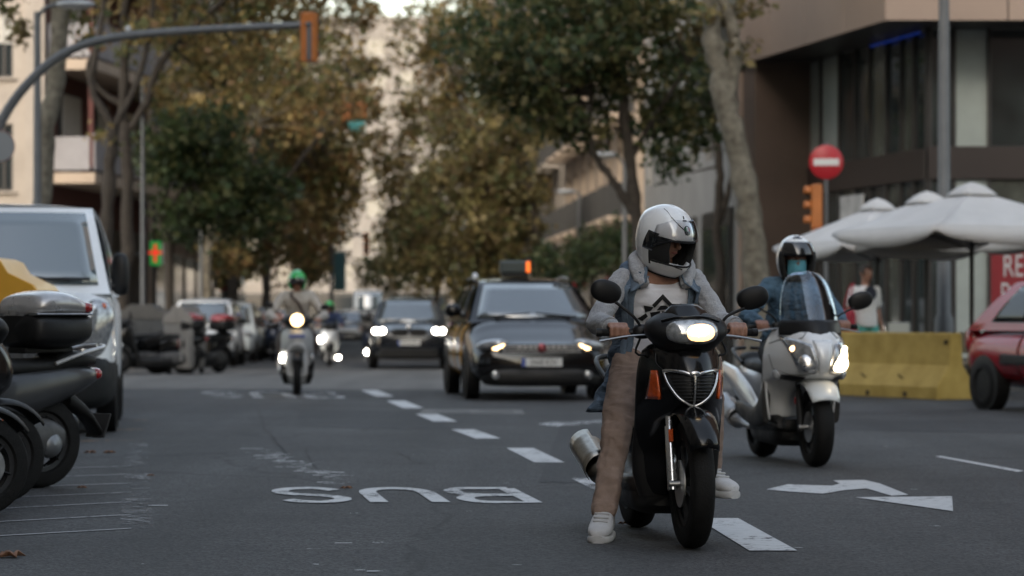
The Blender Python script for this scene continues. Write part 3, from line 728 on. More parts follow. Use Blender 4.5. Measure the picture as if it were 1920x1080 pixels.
# left side, nearest first
tree('plane_tree', 'thick mottled plane tree trunk close behind the grey lamp post', [([T(70, 53)] + L(53, (80, 380), (92, 210), (112, 70), (104, -60)), .21, .16), (L(53, (104, -40), (60, -160)), .12, .05), (L(53, (104, -40), (170, -160)), .12, .05)],
     [blob(70, -190, 53, 1.6, 1.6, 1.2, 1500), blob(22, 30, 53, .25, .4, .5, 90), blob(160, 45, 53, .6, .6, .3, 50), blob(180, -150, 53, 1.2, 1.3, .9, 900)], PAL_OLIVE, .17, bark_p)
tree('plane_tree', 'thin plane tree leaning left in front of the balconies', [([T(190, 60)] + L(60, (200, 420), (208, 300), (212, 235)), .16, .12), (L(60, (212, 240), (172, 165), (178, 110), (192, 40), (196, -60)), .09, .05), (L(60, (212, 240), (250, 170), (282, 60), (290, -60)), .08, .04)],
     [blob(215, -120, 60, 1.6, 1.6, .9, 1100), blob(290, 30, 60, .8, .9, .8, 170), blob(215, 255, 60, .35, .35, .25, 30)], PAL_BROWN, .17)
tree('plane_tree', 'plane tree forking over the parked van with brown leaves', [([T(226, 63)] + L(63, (238, 420), (236, 280), (232, 180), (236, 40), (240, -80)), .16, .07), (L(63, (246, 240), (275, 190), (300, 120), (345, 65), (430, -10)), .1, .05), (L(63, (300, 130), (330, 60), (318, -30)), .07, .035), (L(63, (234, 200), (190, 170), (165, 130), (190, 60)), .07, .04)],
     [blob(430, 40, 64, 1.6, 1.5, 1.3, 1500), blob(330, 10, 63, 1.0, 1.2, 1.0, 420), blob(250, 90, 63, .6, .6, .6, 70), blob(200, 40, 63, .9, .9, .8, 140), blob(300, 170, 63, .7, .7, .6, 130), blob(390, 120, 64, 1.1, 1.1, .9, 420), blob(540, -40, 64, 1.4, 1.5, 1.0, 1000), blob(290, -110, 63, 2, 2, 1.0, 1600)], PAL_BROWN, .17)
tree('street_tree', 'small dark green street tree beside the pharmacy cross', [([T(320, 66)] + L(66, (316, 480), (300, 400), (318, 330)), .13, .08), (L(66, (304, 410), (360, 330), (420, 290)), .06, .03), (L(66, (318, 340), (300, 280), (290, 230)), .05, .03)],
     [blob(400, 330, 66, 1.5, 1.5, 1.1, 3400), blob(310, 290, 66, .7, .8, .8, 900), blob(460, 380, 66, .9, 1.0, .9, 1300), blob(380, 250, 66, 1.0, 1.1, .8, 1300), blob(350, 420, 66, .9, .9, .5, 800)], PAL_GREEN, .16)
tree('plane_tree', 'pale barked plane tree behind the white parked vans', [([T(388, 76)] + L(76, (388, 520), (396, 430), (420, 380), (462, 335), (470, 240)), .15, .09), (L(76, (398, 430), (380, 330), (370, 200)), .09, .05)],
     [blob(470, 180, 77, 2.0, 1.8, 2.0, 3000), blob(360, 160, 77, 1.3, 1.3, 1.5, 900), blob(420, 480, 77, .9, .9, .7, 500)], PAL_BROWN, .18, bark_p)
tree('plane_tree', 'plane tree with brown trunk behind the pale barked one', [([T(432, 88)] + L(88, (436, 500), (448, 430), (470, 330), (500, 220)), .2, .1), (L(88, (450, 430), (540, 330), (600, 250)), .1, .05)],
     [blob(560, 190, 90, 2.4, 2.2, 2.2, 3600), blob(520, 380, 90, 2.3, 2.0, 1.9, 3400), blob(610, 310, 90, 1.5, 1.4, 1.6, 1500), blob(460, 500, 90, 1.3, 1.3, 1.0, 900)], PAL_BROWN, .19)
tree('plane_tree', 'tall autumn plane tree under the hanging traffic signal', [([T(500, 108)] + L(108, (500, 480), (505, 330), (520, 150)), .2, .1), (L(108, (505, 330), (580, 230), (650, 150)), .1, .05)],
     [blob(570, 60, 110, 2.5, 2.5, 2.2, 3000), blob(640, 210, 110, 1.5, 2.0, 1.7, 1300), blob(590, 330, 112, 1.9, 2.0, 2.2, 2400), blob(560, 470, 112, 1.9, 1.8, 1.5, 1700), blob(680, 130, 110, .9, 1.0, .8, 260), blob(695, 250, 110, .9, 1.0, 1.3, 420), blob(685, 20, 110, 1.0, 1.0, .9, 420), blob(712, 330, 110, .7, .8, 1.2, 240), blob(720, 130, 110, .7, .8, 1.0, 130)], PAL_BROWN, .2)
tree('plane_tree', 'most distant autumn plane tree on the left of the street', [([T(560, 150)] + L(150, (560, 480), (570, 300)), .2, .1)],
     [blob(610, 430, 150, 1.8, 2, 2.3, 1500), blob(585, 500, 150, 1.6, 2, 1.2, 1000), blob(560, 180, 150, 3.5, 3, 4, 3200), blob(440, 260, 150, 3.5, 3, 4, 3200)], PAL_OLIVE, .24)
# right side
tree('plane_tree', 'tall mottled plane tree trunk at the edge of the glass office', [([T(1418, 47.2)] + L(47.2, (1420, 560), (1406, 400), (1378, 260), (1352, 160), (1338, 70), (1330, -60)), .23, .15), (L(47.2, (1362, 190), (1378, 110), (1372, 50), (1345, -20)), .14, .1), (L(47.2, (1330, -50), (1250, -170)), .1, .04), (L(47.2, (1330, -50), (1420, -180)), .1, .04)],
     [blob(1330, -190, 47.2, 2.2, 1.8, 1.0, 1700), blob(1392, 90, 47.2, .18, .2, .14, 26), blob(1385, 15, 47.2, .35, .4, .3, 110), blob(1300, 40, 47.6, .5, .5, .5, 180)], PAL_OLIVE, .15, bark_p)
tree('street_tree', 'dark green broad street tree with a forked black trunk', [([T(1210, 53)] + L(53, (1205, 520), (1196, 430), (1184, 330), (1172, 230), (1168, 130)), .15, .09), (L(53, (1194, 410), (1150, 340), (1122, 300), (1104, 245), (1110, 180)), .09, .05), (L(53, (1180, 300), (1240, 200), (1290, 120)), .07, .035)],
     [blob(1090, 110, 53, 1.5, 1.7, 1.1, 2200), blob(940, 90, 53, 1.1, 1.2, .8, 1200), blob(930, 170, 53, .6, .6, .4, 350), blob(1220, 110, 53, 1.2, 1.3, 1.0, 1500), blob(1050, -20, 53, 1.7, 1.7, .8, 1500), blob(1270, 235, 53.4, .75, .8, .5, 900), blob(1075, 235, 53, .6, .7, .45, 420), blob(1010, 200, 53, .7, .7, .5, 600), blob(1180, 10, 53, 1.4, 1.4, .8, 1100)], PAL_GREEN + PAL_OLIVE[:2], .15)
tree('street_tree', 'slim dark street tree with twin stems beside the mottled plane', [([T(1352, 60)] + L(60, (1352, 520), (1345, 420), (1350, 330), (1340, 240)), .13, .07), (L(60, (1347, 420), (1372, 330), (1368, 260)), .08, .05)],
     [blob(1300, 160, 60, 1.2, 1.2, 1.0, 1100), blob(1255, 300, 60, .5, .6, .5, 220), blob(1340, 80, 60, 1.0, 1.0, .9, 700)], PAL_GREEN, .16)
tree('plane_tree', 'broad olive plane tree behind the taxi', [([T(1002, 84)] + L(84, (1004, 480), (992, 360), (960, 250)), .17, .09), (L(84, (994, 370), (920, 280), (870, 200)), .09, .05)],
     [blob(890, 400, 84, 2.0, 2.0, 2.0, 4600), blob(850, 290, 85, 1.5, 1.6, 1.5, 1900), blob(930, 260, 84, 1.5, 1.6, 1.5, 1800), blob(960, 430, 84, 1.0, 1.1, 1.5, 1300), blob(800, 470, 85, 1.2, 1.3, 1.3, 1500), blob(880, 510, 84, 2.0, 1.5, .9, 1900)], PAL_OLIVE, .18)
tree('plane_tree', 'autumn plane tree further along behind the olive one', [([T(905, 112)] + L(112, (905, 480), (890, 330), (850, 180)), .2, .1)],
     [blob(850, 130, 112, 2.0, 2.2, 2.0, 1500), blob(900, 60, 112, 2.2, 2.2, 1.7, 2200), blob(790, 370, 114, 1.2, 1.6, 1.8, 1500), blob(780, 480, 114, 1.6, 1.6, 1.4, 1500), blob(850, 220, 112, 1.6, 1.6, 1.4, 1200), blob(765, 230, 112, 1.1, 1.4, 1.4, 560), blob(778, 80, 112, 1.1, 1.2, 1.3, 480), blob(742, 310, 112, .9, 1.0, 1.1, 300), blob(730, 420, 114, .8, 1.0, 1.0, 260), blob(1010, 330, 112, 1.3, 1.4, 1.6, 700), blob(1060, 300, 112, 1.2, 1.4, 2.0, 500)], PAL_BROWN, .2)
tree('plane_tree', 'most distant olive plane tree on the right of the street', [([T(820, 160)] + L(160, (820, 480), (810, 300)), .2, .1)],
     [blob(770, 440, 160, 1.8, 2, 2.4, 1500), blob(720, 510, 160, 2.0, 2, 1.3, 1200), blob(840, 60, 160, 2.2, 3, 2.5, 1000), blob(800, 190, 160, 1.9, 3, 2.0, 600)], PAL_OLIVE, .25)
def shrub(label, px, py, Y, r, n, pal):
    c = at(px, py, Y); root = empty('shrub', (c.x, Y, gz(Y) + .12), 0, label, 'shrub', 'shrubs on the far pavement')
    me, _ = crown_mesh([(c - root.location, r, n)], pal, .13, np.random.default_rng(int(px))); o = bpy.data.objects.new('foliage', me); COL.objects.link(o); o.parent = root
    mb = MB()
    for k in range(5): mb.tube([(0, 0, -.02), (random.uniform(-.2, .2), random.uniform(-.2, .2), (c.z - root.location.z) * .6), c - root.location + Vector((random.uniform(-r[0], r[0]) * .6, 0, r[2] * .4))], [.025, .018, .006], 5)
    mb.build('stem', bark_d, root)
shrub('dark green shrub under the hanging lamp posts', 1110, 480, 74, (.7, .7, .75), 1300, PAL_GREEN)
shrub('dark green shrub left of the far no entry sign', 1050, 500, 76, (.7, .7, .6), 1000, PAL_GREEN)
shrub('dark green shrub between the taxi roof and the house wall', 1160, 470, 72, (.45, .5, .7), 700, PAL_GREEN)
# ================================================================ STREET FURNITURE
sig_or = mat('signal_orange', (.46, .15, .035), .45, var=.12, vscale=4)
sig_dk = mat('signal_dark', (.05, .05, .05), .5)
sign_red = mat('sign_red', (.38, .012, .02), .4, var=.08)
sign_white = mat('sign_white', (.62, .62, .6), .45)
sign_back = mat('sign_back', (.22, .23, .24), .5, metal=.3)
lamp_grey = mat('lamp_post_grey', (.115, .12, .125), .5, metal=.2, var=.12, vscale=2)

# curved mast with a hanging signal over the lane
mY = 45.; m0 = Vector((xat(-40, mY), mY, 0))
mast = empty('traffic_signal_mast', m0, 0, 'curved grey mast carrying an orange signal over the lane', 'traffic light')
P = [Vector((0, 0, 0)), Vector((0, 0, 1.5)), Vector((0, 0, 3.2))] + [at(x, y, mY) - m0 for x, y in ((-12, 268), (0, 232), (28, 186), (66, 142), (112, 105), (170, 80), (240, 67), (330, 59), (450, 52), (578, 47))]
P = [Vector(p) for p in crom([tuple(p) for p in P], 40)]
MB().tube(P, [.1 - .045 * k / 39 for k in range(40)], 14).build('mast', lamp_grey, mast)
MB().lathe([(.2, 0), (.2, .03), (.13, .05), (.12, .35), (.1, .38)], (0, 0, 0)).build('base_collar', lamp_grey, mast)
sc_ = at(580, 70, mY) - m0
sg = MB().box((0, 0, 0), (.235, .22, .80)).build('signal_housing', sig_or, mast, smooth=False, bevel=.02); sg.location = sc_; sg.rotation_euler = (0, 0, R(-14))
MB().box((.035, -.125, -.07), (.075, .03, .62)).build('bracket', lamp_grey, sg, smooth=False, bevel=.008)
MB().cyl((-.02, -.13, .2), (.06, -.13, .2), .03).build('clamp', lamp_grey, sg)
MB().box((-.085, -.112, 0), (.008, .012, .78)).box((.09, -.112, 0), (.008, .012, .78)).build('housing_rib', sig_or, sg, smooth=False)
for z in (.26, 0, -.26):
    h = MB(); h.grid(lambda a, t: (.105 * math.sin(a), .11 + t, z + .105 * math.cos(a)), np.linspace(-1.9, 1.9, 13), (0, .16)); h.build('visor', sig_dk, sg, solid=.006)
    MB().lathe([(.1, .108), (.09, .125), (.02, .13)], (0, 0, z), (0, 1, 0)).build('signal_lens', sig_dk, sg)
bl = at(240, 55, mY) - m0; MB().ell(bl, (.05, .05, .06)).cyl(bl - Vector((0, 0, .14)), bl, .02).build('finial', mat('finial_grey', (.5, .5, .5), .4), mast)
# back of a round sign on the same mast
rs_ = at(-2, 274, mY - .2) - m0
MB().lathe([(.245, 0), (.25, .012), (.0, .014)], rs_, (.25, -1, 0), 32).build('sign_back', sign_back, mast)
MB().lathe([(.255, .02), (.26, .0), (.258, -.01), (.2, -.012)], rs_, (.25, -1, 0), 32, False).build('sign_rim', sign_red, mast)

def lamp_post(label, px, Y, top, r, arm, head=True, z0=.12):
    b = Vector((xat(px, Y), Y, gz(Y) + z0)); root = empty('street_lamp', b, 0, label, 'street lamp', 'grey street lamps')
    h = at(px, top, Y).z - b.z
    MB().lathe([(r * 2.2, 0), (r * 2.2, .04), (r * 1.5, .1), (r * 1.35, .9), (r, 1.0), (r * .72, h)], (0, 0, 0), n=18).build('post', lamp_grey, root)
    if arm:
        ax, az = arm
        pts = [Vector((0, 0, h - .25)), Vector((ax * .12, 0, h)), Vector((ax * .5, 0, h + az)), Vector((ax, 0, h + az * 1.1))]
        MB().tube([Vector(p) for p in crom([tuple(p) for p in pts], 14)], r * .45, 10).build('arm', lamp_grey, root)
        hd = MB().ell((0, 0, 0), (.36, .15, .08), nu=20, nv=10, e=2.4).build('lamp_head', mat('lamp_head', (.3, .31, .32), .35, metal=.3), root); hd.location = (ax * 1.15, 0, h + az * 1.1)
        MB().ell((0, 0, -.05), (.26, .11, .05), nu=16, nv=8).build('diffuser', mat('diffuser', (.5, .5, .48), .2, coat=.5), hd)
    return root
lamp_post('grey lamp post at the left edge in front of the mottled plane tree', 70, 50, 22, .085, (.6, .12))
lamp_post('tall grey post between the white parasols and the office', 1770, 42.5, -60, .11, (-.9, .15))
lamp_post('grey lamp post with drooping head above the far no entry sign', 1086, 90, 362, .09, (-.35, .04))
lamp_post('grey lamp post behind the forked dark green tree', 1172, 70, 305, .085, (-.42, .18))
lamp_post('thin dark post behind the leaning plane tree and the cross', 268, 64, 150, .06, None)
lamp_post('thin grey post between the white parked vans and the pale trunk', 377, 74, 330, .06, None)

def no_entry(label, px, py, Y, d, ped=None, z0=.12):
    b = Vector((xat(px, Y), Y, gz(Y) + z0)); root = empty('no_entry_sign', b, 0, label, 'road sign', 'no entry signs')
    z = at(px, py, Y).z - b.z
    MB().cyl((0, .05, 0), (0, .05, z + d * .62), .035, n=14).build('pole', lamp_grey, root)
    MB().lathe([(0.001, .012), (d / 2 * .97, .012), (d / 2, .006), (d / 2, -.012), (.001, -.012)], (0, 0, z), (0, -1, 0), 40).build('disc', sign_red, root)
    Bx('white_bar', (0, -.018, z), (d * .74, .008, d * .2), sign_white, root, .002)
    return root, z
ne, nz = no_entry('large red no entry sign on a pole beside the parasols', 1549, 304, 45.2, .56)
s1 = MB().box((0, 0, 0), (.17, .2, .72)).build('signal_housing', sig_or, ne, smooth=False, bevel=.02); s1.location = (-.155, .02, nz - .72)
for z in (.24, 0, -.24):
    h = MB(); h.grid(lambda a, t: (-.085 - t, .09 * math.sin(a), z + .09 * math.cos(a)), np.linspace(-1.9, 1.9, 11), (0, .12)); h.build('visor', sig_or, s1, solid=.006)
Bx('pedestrian_signal', (-.1, -.06, nz - 1.2), (.3, .22, .2), sig_or, ne, .02)
Bx('pedestrian_signal', (.26, .0, nz - 1.22), (.2, .2, .26), sig_or, ne, .02)
Bx('bracket', (.1, .02, nz - 1.15), (.3, .04, .04), lamp_grey, ne, .004)
no_entry('small red no entry sign far behind the taxi', 1083, 526, 92, .56)
no_entry('small red no entry sign by the brown plane trunk', 420, 532, 92, .52)

# far signal mast on the left
fm0 = Vector((xat(622, 120), 120, gz(120))); fm = empty('traffic_signal_mast', fm0, 0, 'far teal signal post with an orange head over the road', 'traffic light')
teal = mat('teal_post', (.05, .14, .15), .5)
MB().cyl((0, 0, 0), (0, 0, 5.0), .09, .07).build('post', lamp_grey, fm)
Bx('cabinet', (.35, 0, 3.2), (.5, .3, 1.7), teal, fm, .02)
MB().tube([(0, 0, 4.6), (.6, 0, 4.8), (1.4, 0, 4.75)], .05, 8).build('arm', lamp_grey, fm)
Bx('signal_housing', (1.5, 0, 4.4), (.26, .25, .95), sig_or, fm, .02)
for z in (4.1, 4.4, 4.7): MB().lathe([(.1, 0), (.09, .02), (.01, .03)], (1.5, -.125, z), (0, -1, 0), 16).build('signal_lens', sig_dk, fm)
# far overhead signal among the leaves
c0 = at(660, 222, 96); om0 = Vector((-9.9, 96, gz(96) + .12)); om_ = empty('traffic_signal_mast', om0, 0, 'far overhead mast with orange head and teal plate among the autumn leaves', 'traffic light')
e0 = c0 - om0
MB().tube([Vector(p) for p in crom([(0, 0, 0), (0, 0, 3), (0, 0, e0.z - .5), (.5, 0, e0.z + .35), (e0.x, 0, e0.z + .5)], 24)], [.1 - .05 * k / 23 for k in range(24)], 12).build('mast', lamp_grey, om_)
Bx('signal_housing', (e0.x - .2, 0, e0.z + .25), (.3, .25, .7), sig_or, om_, .02)
Bx('signal_housing', (e0.x + .35, 0, e0.z + .3), (.3, .25, .5), sig_or, om_, .02)
Bx('street_plate', (e0.x + .15, -.05, e0.z - .28), (.62, .06, .36), mat('teal_sign', (.06, .28, .28), .5), om_, .01)

# pharmacy cross
pcY = 78.; pc0 = at(292, 475, pcY); pcr = empty('pharmacy_cross', pc0, 0, 'lit green pharmacy box sign with a red cross', 'sign')
grn = mat('cross_green', (.01, .2, .04), .4, emit=(.01, .32, .05), estr=.2); rdl = mat('cross_red', (.4, .01, .01), .4, emit=(1, .02, .02), estr=.28)
Bx('box', (0, 0, 0), (.30, .2, .68), grn, pcr, .02)
Bx('bar', (0, -.115, 0), (.08, .03, .5), rdl, pcr, .004); Bx('bar', (0, -.118, .02), (.36, .024, .09), rdl, pcr, .004)
Bx('arm', (-1.0, .05, 0), (1.7, .06, .06), lamp_grey, pcr, .004)
Bx('edge_lamp', (.2, -.06, 0), (.05, .08, .6), mat('edge_white', (.5, .52, .5), .4), pcr, .004)

# ---------------------------------------------------------------- parasols
canvas = mat('parasol_canvas', (.52, .515, .51), .8, var=.06, vscale=2, bump=.15, bscale=15)
canvas_in = mat('parasol_lining', (.32, .24, .17), .8)
pole_m = mat('parasol_pole', (.022, .02, .018), .45)
def parasol(label, px, top, Y, half, rz, rim):
    b = Vector((xat(px, Y), Y, .12)); root = empty('parasol', b, R(rz), label, 'parasol', 'white parasols on the terrace')
    zt = at(px, top, Y).z - .12; zr = rim - .12
    MB().cyl((0, 0, 0), (0, 0, zt - .05), .032, n=14).build('pole', pole_m, root)
    MB().lathe([(.32, 0), (.32, .06), (.08, .09), (.05, .35)], (0, 0, 0), n=24).build('base', pole_m, root)
    cor = [Vector((math.cos(R(45 + 90 * k)) * half * 1.414, math.sin(R(45 + 90 * k)) * half * 1.414, zr)) for k in range(4)]
    apex = Vector((0, 0, zt - .12))
    for k in range(4):                       # each canvas field sags between its ribs
        A, B = cor[k], cor[(k + 1) % 4]
        def fn(u, v):
            e = A.lerp(B, u); p = apex.lerp(e, v); s = 4 * u * (1 - u); q = p + Vector((0, 0, -.02 * math.sin(v * math.pi) * (.4 + .6 * s) - .0 * v))
            inward = (Vector((0, 0, p.z)) - p); q += inward * (.02 * s * v); return q
        us = np.linspace(0, 1, 13); vs = np.linspace(.05, 1, 9)
        mb = MB(); mb.grid(fn, us, vs)
        f = mb.build('canvas_field', canvas, root, solid=.006, solid_off=1)
        mv = MB(); mv.grid(lambda u, t: fn(u, 1) + Vector((0, 0, -t * (.05 + .18 * max(0, math.sin(u * math.pi)) ** .6))) + (Vector((0, 0, zr)) - fn(u, 1)).normalized() * (-.02 * t), us, (0, .5, 1)); mv.build('valance', canvas, f, solid=.004)
        MB().tube([apex - Vector((0, 0, .14)), cor[k] - Vector((0, 0, .05))], [.016, .012], 6).build('rib', pole_m, root)
        mid = A.lerp(B, .5); MB().tube([apex - Vector((0, 0, .16)), fn(.5, .98) - Vector((0, 0, .05))], [.014, .01], 6).build('rib', pole_m, root)
        MB().tube([Vector((0, 0, zr - .25)), apex.lerp(cor[k], .55) - Vector((0, 0, .12))], .011, 6).build('strut', pole_m, root)
    mb = MB()                                # vent cap
    cc = [Vector((math.cos(R(45 + 90 * k)) * half * .26, math.sin(R(45 + 90 * k)) * half * .26, zt - .205)) for k in range(4)]
    for k in range(4): mb.grid(lambda u, v: Vector((0, 0, zt - .03)).lerp(cc[k].lerp(cc[(k + 1) % 4], u), v) + Vector((0, 0, .03 * math.sin(v * math.pi))), np.linspace(0, 1, 7), np.linspace(0, 1, 6))
    mb.build('vent_cap', canvas, root, solid=.006, weld=.002)
    return root
parasol('big white parasol next to the red car', 1822, 338, 36.6, 1.34, 22, 2.2)
parasol('white parasol in the middle of the three', 1738, 355, 40.2, 1.3, 18, 2.2)
parasol('white parasol whose canopy ends behind the masked rider', 1645, 368, 40.9, 1.14, 20, 2.12)

# concrete barrier painted yellow
ypaint = mat('barrier_yellow', (.40, .275, .055), .75, var=.2, vscale=3, bump=.15, bscale=30, col2=(.47, .34, .09)); ydark = mat('barrier_slot', (.05, .035, .015), .9)
def barrier(label, x0, y0, x1, y1, ln):
    a = Vector((x0, y0, 0)); b = Vector((x1, y1, 0)); u = (b - a).normalized(); L0 = (b - a).length
    root = empty('barrier', a, math.atan2(u.y, u.x), label, 'barrier', 'yellow concrete barriers')
    prof = [(-.30, .0), (-.30, .16), (-.27, .2), (-.13, .40), (-.10, .44), (-.08, .84), (-.06, .86), (.06, .86), (.08, .84), (.10, .44), (.13, .40), (.27, .2), (.30, .16), (.30, .0)]
    rings = [[(x, y, z) for y, z in reversed(prof)] for x in np.linspace(0, L0, 7)]
    MB().loft(rings, True).build('body', ypaint, root, auto=25, bevel=.008)
    for k in range(4): Bx('lifting_slot', (L0 * (.14 + .2 * k + .03 * (k % 2)), -.235, .26), (.025, .16, .012), ydark, root, .002, Euler((R(-54), 0, 0)).to_matrix() @ Euler((0, 0, R(-38))).to_matrix())
    for k in range(4): Bx('drain_slot', (L0 * (.12 + .23 * k), -.27, .055), (.09, .07, .07), ydark, root, .004)
    Bx('end_socket', (L0 - .1, -.095, .74), (.07, .02, .06), ydark, root, .003)
barrier('yellow concrete barrier beside the red car', 4.05, 39.2, 5.72, 35.7, 0)

# terrace furniture
wick = mat('terrace_dark', (.03, .03, .032), .6); steelc = mat('terrace_steel', (.45, .45, .44), .3, metal=.7)
def table(label, px, Y):
    root = empty('cafe_table', (xat(px, Y), Y, .0 if Y < 39.4 else .12), 0, label, 'table')
    MB().lathe([(.40, .735), (.40, .75), (.0, .755)], n=24).build('table_top', wick, root); MB().cyl((0, 0, .03), (0, 0, .735), .03).build('column', wick, root); MB().lathe([(.24, 0), (.22, .02), (.03, .05)], n=20).build('base', wick, root)
def chair(label, px, Y, rz):
    root = empty('cafe_chair', (xat(px, Y), Y, .0 if Y < 39.4 else .12), R(rz), label, 'chair')
    Bx('seat', (0, 0, .45), (.42, .42, .03), steelc, root, .01); Bx('backrest', (0, .2, .72), (.4, .025, .28), steelc, root, .01)
    for x in (-.18, .18):
        for y in (-.18, .2): MB().cyl((x, y, 0), (x * .97, y, .45 if y < 0 else .84), .011).build('leg', steelc, root)
table('dark round terrace table behind the yellow barrier', 1775, 38.4); chair('metal terrace chair between the barrier and the red car', 1818, 36.9, -20)
chair('metal terrace chair behind the parasol pole', 1700, 41, 30)

# ---------------------------------------------------------------- rubbish containers
bin_grey = mat('bin_grey', (.075, .078, .082), .55, var=.2, vscale=3, dirt=.3); bin_yel = mat('bin_yellow', (.62, .31, .02), .4, coat=.2, var=.06, vscale=4)
bin_brown = mat('bin_brown', (.19, .10, .085), .5, var=.1)
def container(label, loc, rz, wd, dp, hb, ht, lid, body, group=None):
    root = empty('waste_container', loc, rz, label, 'waste container', group)
    body_ = MB(); rings = []
    for z, s in ((.12, .86), (.2, .9), (hb * .5, .96), (hb, 1.0)): rings.append([(a * wd / 2 * s, b * dp / 2 * s, z) for a, b in ((-1, -.9), (-.94, -1), (.94, -1), (1, -.9), (1, .9), (.94, 1), (-.94, 1), (-1, .9))])
    body_.loft(rings).build('body', body, root, bevel=.015)
    for sx in (-1, 1):                       # lid with sloped shoulders either side of a hump
        mb = MB(); prof = [(0, ht), (.28, ht), (.40, ht - .03), (.50, ht - .12), (.86, hb + .14), (1.0, hb + .02), (1.0, hb - .03), (0, hb - .03)]
        mb.loft([[(sx * x * wd / 2, y, z) for x, z in prof] for y in (-dp / 2 - .02, -dp / 2 + .05, dp / 2 - .05, dp / 2 + .02)]).build('lid', lid, root, bevel=.02)
    for k in range(4): Bx('rib', (-wd * .36 + k * wd * .24, -dp / 2 * .985, hb * .55), (.04, .05, hb * .6), body, root, .01)
    for x in (-1, 1):
        for y in (-1, 1): MB().lathe([(.07, -.03), (.08, -.02), (.08, .02), (.07, .03)], (x * wd * .36, y * dp * .36, .08), (1, 0, 0), 14).build('castor', rubber, root)
    return root
container('grey waste container with a yellow lid between parked scooter and van', (xat(-30, 22.2), 22.2, 0), R(0), 1.14, 1.0, 1.18, 1.54, bin_yel, bin_grey)
container('grey waste container with domed grey lid by the parked motorcycles', (xat(265, 57), 57.5, gz(57)), R(0), 1.35, 1.1, 1.15, 1.42, mat('bin_lid_grey', (.10, .095, .09), .5, var=.1), bin_grey, 'containers across the crossing')
c2 = container('pale waste container with a slotted front across the crossing', (xat(352, 56), 55.6, gz(55.6)), R(-12), .62, .95, 1.05, 1.36, mat('bin_pale_lid', (.24, .22, .2), .6), mat('bin_pale', (.22, .21, .2), .6, var=.12), 'containers across the crossing')
Bx('logo_mark', (.0, -.5, .62), (.08, .02, .14), mat('bin_mark', (.25, .06, .07), .5), c2, .003)

# leaves and litter on the road
leafm = mat('fallen_leaf', (.20, .10, .055), .8, var=.4, vscale=30)
for i, (px, py, sz, lab) in enumerate(((20, 1045, .085, 'curled brown plane leaf on the asphalt by the bay lines'), (650, 917, .05, 'dark dry leaf beside the lane lettering'), (282, 893, .03, 'tiny dark scrap of leaf beside the edge line'),
                                       (153, 916, .04, 'dry leaf scrap behind the parked scooter wheel'), (1170, 984, .04, 'small orange leaf scrap near the scooter wheels'), (170, 850, .06, 'pale dry leaf behind the parked scooters'), (205, 850, .06, 'pale flat leaf near the van wheel'))):
    c = gp(px, py); rr = random.Random(i); mb = MB(); pts = []
    for k in range(15):
        a = 2 * math.pi * k / 15; r_ = sz * (1.0 if k % 3 == 0 else .52) * rr.uniform(.8, 1.1); pts.append((r_ * math.cos(a), r_ * math.sin(a) * .9, .006 + abs(math.sin(a * 2.5)) * sz * .32))
    mb.add(pts + [(0, 0, .008)], [(k, (k + 1) % 15, 15) for k in range(15)]); o = mb.build('fallen_leaf', leafm, None, solid=.0015); o.location = (c.x, c.y, 0); o.rotation_euler = (0, 0, rr.uniform(0, 6)); tag(o, lab, 'leaf', 'fallen leaves on the road')
# ================================================================ CARS
def wheel(parent, c, r, w_, rim_m, spokes=5, name='wheel', side=0, hubr=.62):
    """tyre with a rounded tread; rim, spokes and hub as its pieces. Axle along x"""
    t = MB(); prof = []
    for k in range(13):
        a = math.pi * k / 12; prof.append((r - w_ * .42 * (1 - math.sin(a) ** .55) if 0 < k < 12 else r * hubr + .01, -w_ / 2 * math.cos(a)))
    prof = [(r * hubr, -w_ * .36)] + prof + [(r * hubr, w_ * .36)]
    t.lathe(prof, (0, 0, 0), (1, 0, 0), 40, False); o = t.build(name, rubber, parent); o.location = c
    m = MB(); q = r * hubr
    m.lathe([(q * .86, -w_ * .30), (q * 1.03, -w_ * .34), (q * 1.03, -w_ * .28), (q * .9, -w_ * .2), (q * .88, w_ * .2), (q * 1.03, w_ * .28), (q * 1.03, w_ * .34), (q * .86, w_ * .30)], (0, 0, 0), (1, 0, 0), 36, False)
    for sx in ((-1, 1) if side == 0 else (side,)):
        for k in range(spokes):
            a = 2 * math.pi * k / spokes + .3; d = Vector((0, math.cos(a), math.sin(a)))
            m.tube([Vector((sx * w_ * .22, 0, 0)) + d * q * .12, Vector((sx * w_ * .24, 0, 0)) + d * q * .92], [q * .13, q * .09], 6, flat=.5)
    m.lathe([(q * .26, -w_ * .36), (q * .3, -w_ * .3), (q * .3, w_ * .3), (q * .26, w_ * .36)], (0, 0, 0), (1, 0, 0), 20)
    m.build('rim', rim_m, o); return o

